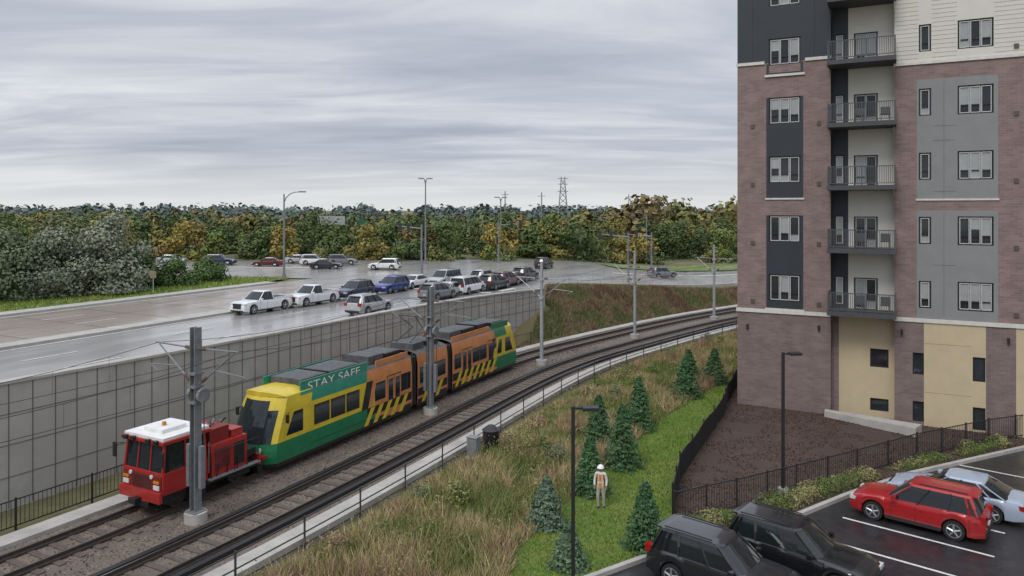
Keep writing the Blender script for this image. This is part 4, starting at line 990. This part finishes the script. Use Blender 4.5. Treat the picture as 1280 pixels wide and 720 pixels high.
for i in range(6):
    zb=6.0+3.55*i
    x0,x1,y0,y1=5.2,8.7,-1.45,-.01
    mb.box(x0,x1,y0,y1,zb,zb+.26,slabm); mb.box(5.35,8.55,y1,.54,zb,zb+.24,slabm)
    zr_=zb+.26
    for z in (zr_+.08,zr_+1.03):
        mb.box(x0+.03,x1-.03,y0+.03,y0+.08,z,z+.045,railm); mb.box(x0+.03,x0+.08,y0+.08,y1,z,z+.045,railm); mb.box(x1-.08,x1-.03,y0+.08,y1,z,z+.045,railm)
    for x_ in (x0+.03,(x0+x1)/2,x1-.09): mb.box(x_,x_+.06,y0+.025,y0+.085,zr_,zr_+1.1,railm)
    x_=x0+.13
    while x_<x1-.1: mb.box(x_,x_+.03,y0+.04,y0+.07,zr_+.12,zr_+1.03,railm); x_+=.09
    for xx in (x0+.045,x1-.063):
        y_=y0+.16
        while y_<y1-.03: mb.box(xx,xx+.018,y_,y_+.018,zr_+.12,zr_+1.03,railm); y_+=.105
mb.build('balconies',parent=bld,smooth=0)
mb=MB()
for i in (0,1,3): 
    z=6.26+3.55*i; 
    for x_ in (6.6,7.9):
        mb.box(x_,x_+.5,-.9,-.45,z+.38,z+.44,railm); mb.box(x_,x_+.5,-.47,-.42,z+.44,z+.85,railm)
        for dx in (.02,.44): mb.box(x_+dx,x_+dx+.04,-.88,-.84,z,z+.38,railm); mb.box(x_+dx,x_+dx+.04,-.5,-.46,z,z+.38,railm)
mb.build('balcony_chairs',parent=bld,smooth=0)
mb=MB()
mb.mesh([(5.0,-.6,0),(9.6,-2.6,0),(9.9,-1.6,0),(5.0,-.05,0),(5.0,-.6,.35),(9.6,-2.6,.5),(9.9,-1.6,.5),(5.0,-.05,.35)],[[4,5,6,7],[0,1,5,4],[1,2,6,5],[3,0,4,7]],concrete)
mb.build('entrance_ramp',(13.9,45.6,0.0),math.atan2(-.463,.886),smooth=0)
# ---------------------------------------------------------------- worker
def worker(x,y,z,hd):
    V=[(0,0,.95),(0,0,1.12),(0,.01,1.30),(0,0,1.46),(0,.01,1.54),
       (.17,0,1.42),(.24,.02,1.16),(.22,.14,.96),(-.17,0,1.42),(-.24,-.02,1.16),(-.23,.08,.92),
       (.09,0,.90),(.11,.03,.50),(.10,-.02,.10),(.11,.10,.05),(-.09,0,.90),(-.11,-.02,.50),(-.11,-.08,.10),(-.12,.04,.05)]
    E=[(0,1),(1,2),(2,3),(3,4),(3,5),(5,6),(6,7),(3,8),(8,9),(9,10),(0,11),(11,12),(12,13),(13,14),(0,15),(15,16),(16,17),(17,18)]
    Rr=[.145,.14,.16,.10,.06,.075,.055,.038,.075,.055,.038,.10,.07,.05,.045,.10,.07,.05,.045]
    me=bpy.data.meshes.new('t'); me.from_pydata(V,E,[]); o=bpy.data.objects.new('t',me); bpy.context.scene.collection.objects.link(o)
    m=o.modifiers.new('s','SKIN'); m.use_smooth_shade=True
    for i,r in enumerate(Rr):
        sv=me.skin_vertices[0].data[i]; sv.radius=(r,r*(.72 if i<4 else 1)); sv.use_root=(i==0)
    o.modifiers.new('ss','SUBSURF').levels=2
    bpy.context.view_layer.update(); dg=bpy.context.evaluated_depsgraph_get(); em=o.evaluated_get(dg).to_mesh()
    vv=[tuple(v.co) for v in em.vertices]; ff=[list(p.vertices) for p in em.polygons]
    skin=M('skin',(.42,.26,.18),rough=.6); vest=M('hi_vis_vest',(.75,.22,.03),rough=.7); shirt=M('work_shirt',(.66,.66,.62),rough=.8); pants=M('work_trousers',(.46,.42,.34),rough=.9); boot=M('boots',(.06,.04,.03),rough=.7); refl=M('reflective',(.65,.66,.60),rough=.3)
    mb=MB()
    for p in vv: mb.av(p)
    for f in ff:
        c=np.mean([vv[i] for i in f],axis=0)
        if abs(c[0])>.185 and c[2]<.98: mm=skin
        elif abs(c[0])>.17 and c[2]<1.40: mm=shirt
        elif c[2]>1.49: mm=skin
        elif c[2]>1.40: mm=shirt
        elif c[2]>.93: mm=refl if (1.06<c[2]<1.11 or abs(abs(c[0])-.09)<.025) else vest
        elif c[2]<.12: mm=boot
        else: mm=pants
        mb.f.append(f); mb.m.append(mb.mi(mm))
    o.evaluated_get(dg).to_mesh_clear(); bpy.data.objects.remove(o)
    mb.sphere((0,.015,1.63),.095,skin,14,10,1.2); mb.sphere((0,.105,1.62),.018,skin,6,4); mb.box(-.025,.025,.100,.108,1.568,1.576,M('lips',(.3,.12,.1),rough=.5))
    for sg in (-1,1):
        mb.sphere((sg*.035,.098,1.645),.010,black,6,4); mb.sphere((sg*.095,.01,1.63),.022,skin,6,5)
        hx_,hy_,hz=(.22,.14,.96) if sg>0 else (-.23,.08,.92)
        mb.box(hx_-.02,hx_+.02,hy_-.01,hy_+.05,hz-.09,hz+.0,skin)
        for k,L in enumerate((.06,.07,.065,.05)):
            p=(hx_,hy_-.005+k*.018,hz-.09); q=(hx_-.008*sg,p[1]+.008,hz-.09-L*.6); e=(hx_-.02*sg,p[1]+.016,hz-.09-L); mb.cyl(p,q,.009,.008,skin,6); mb.cyl(q,e,.008,.006,skin,6)
        mb.cyl((hx_-.015*sg,hy_+.045,hz-.03),(hx_-.03*sg,hy_+.075,hz-.08),.011,.008,skin,6)
    rings=[]
    for t in np.linspace(0,1,6):
        r=.125*math.cos(t*math.pi/2*.97); zz=1.665+.115*math.sin(t*math.pi/2); rings.append([(r*math.cos(a),.01+r*1.15*math.sin(a),zz) for a in np.linspace(0,2*math.pi,16,endpoint=False)])
    mb.loft(rings,white); mb.loft([[(.14*math.cos(a),.03+.175*math.sin(a),z_) for a in np.linspace(0,2*math.pi,16,endpoint=False)] for z_ in (1.66,1.675)],white)
    mb.build('construction_worker',(x,y,z),hd,smooth=50)
worker(3.55,29.6,0.02,math.pi*.9)
# ---------------------------------------------------------------- world, sun, camera
sc=bpy.context.scene
w=bpy.data.worlds.new('World'); sc.world=w; w.use_nodes=True; nt=w.node_tree; N=nt.nodes; Lk=nt.links
bg=N['Background']
sky=N.new('ShaderNodeTexSky'); sky.sky_type='NISHITA'; sky.sun_disc=False; sky.sun_elevation=rad(48); sky.sun_rotation=rad(215)
tc=N.new('ShaderNodeTexCoord'); sp=N.new('ShaderNodeSeparateXYZ'); Lk.new(tc.outputs['Generated'],sp.inputs[0])
def mth(op,a,b=None,c=None):
    n=N.new('ShaderNodeMath'); n.operation=op
    for i,v in enumerate((a,b,c)):
        if v is None: continue
        if isinstance(v,(int,float)): n.inputs[i].default_value=v
        else: Lk.new(v,n.inputs[i])
    return n.outputs[0]
zc=mth('ADD',mth('MAXIMUM',sp.outputs['Z'],0.0),0.10)
u_=mth('DIVIDE',sp.outputs['X'],zc); v_=mth('DIVIDE',sp.outputs['Y'],zc)
cb_=N.new('ShaderNodeCombineXYZ'); Lk.new(mth('MULTIPLY',u_,0.36),cb_.inputs[0]); Lk.new(v_,cb_.inputs[1])
def noise(sc_,det,dist=0.0,ro=.55):
    n=N.new('ShaderNodeTexNoise'); n.inputs['Scale'].default_value=sc_; n.inputs['Detail'].default_value=det; n.inputs['Distortion'].default_value=dist; n.inputs['Roughness'].default_value=ro; Lk.new(cb_.outputs[0],n.inputs['Vector']); return n.outputs['Fac']
nA=noise(.5,4,.8,.5); nB=noise(1.7,7,.6,.6)
f=mth('ADD',mth('MULTIPLY',nA,.62),mth('MULTIPLY',nB,.38))
r=N.new('ShaderNodeValToRGB'); e=r.color_ramp.elements; e[0].position=.40; e[0].color=(.44,.475,.56,1); e[1].position=.61; e[1].color=(.82,.845,.885,1); q=r.color_ramp.elements.new(.50); q.color=(.57,.605,.685,1)
Lk.new(f,r.inputs['Fac'])
hz=N.new('ShaderNodeMapRange'); hz.inputs['From Min'].default_value=0.0; hz.inputs['From Max'].default_value=.075; hz.inputs['To Min'].default_value=.95; hz.inputs['To Max'].default_value=0; Lk.new(sp.outputs['Z'],hz.inputs['Value'])
mx=N.new('ShaderNodeMix'); mx.data_type='RGBA'; Lk.new(hz.outputs['Result'],mx.inputs['Factor']); Lk.new(r.outputs['Color'],mx.inputs['A']); mx.inputs['B'].default_value=(.84,.86,.86,1)
zz=N.new('ShaderNodeMapRange'); zz.inputs['From Min'].default_value=.28; zz.inputs['From Max'].default_value=.9; zz.inputs['To Min'].default_value=1; zz.inputs['To Max'].default_value=2.3; Lk.new(sp.outputs['Z'],zz.inputs['Value'])
vm=N.new('ShaderNodeVectorMath'); vm.operation='SCALE'; Lk.new(mx.outputs['Result'],vm.inputs[0]); Lk.new(zz.outputs['Result'],vm.inputs['Scale'])
bg.inputs['Strength'].default_value=.98; Lk.new(vm.outputs[0],bg.inputs['Color'])
bg2=N.new('ShaderNodeBackground'); bg2.inputs['Strength'].default_value=.05; Lk.new(sky.outputs[0],bg2.inputs['Color'])
ms=N.new('ShaderNodeMixShader'); ms.inputs[0].default_value=.1; Lk.new(bg.outputs[0],ms.inputs[1]); Lk.new(bg2.outputs[0],ms.inputs[2]); Lk.new(ms.outputs[0],N['World Output'].inputs['Surface'])
sl=bpy.data.lights.new('sun','SUN'); sl.energy=1.4; sl.angle=rad(20); sl.color=(1,.96,.9); so=bpy.data.objects.new('sun',sl); sc.collection.objects.link(so)
so.rotation_euler=(rad(42),0,rad(-35))
cam=bpy.data.cameras.new('camera'); co=bpy.data.objects.new('camera',cam); sc.collection.objects.link(co); co.location=(0,0,H); co.rotation_euler=(rad(90),0,0)
cam.sensor_width=36; cam.lens=26.0; cam.shift_y=-98/1280; cam.clip_end=8000; sc.camera=co
sc.view_settings.view_transform='Standard'; sc.view_settings.look='None'; sc.view_settings.exposure=0
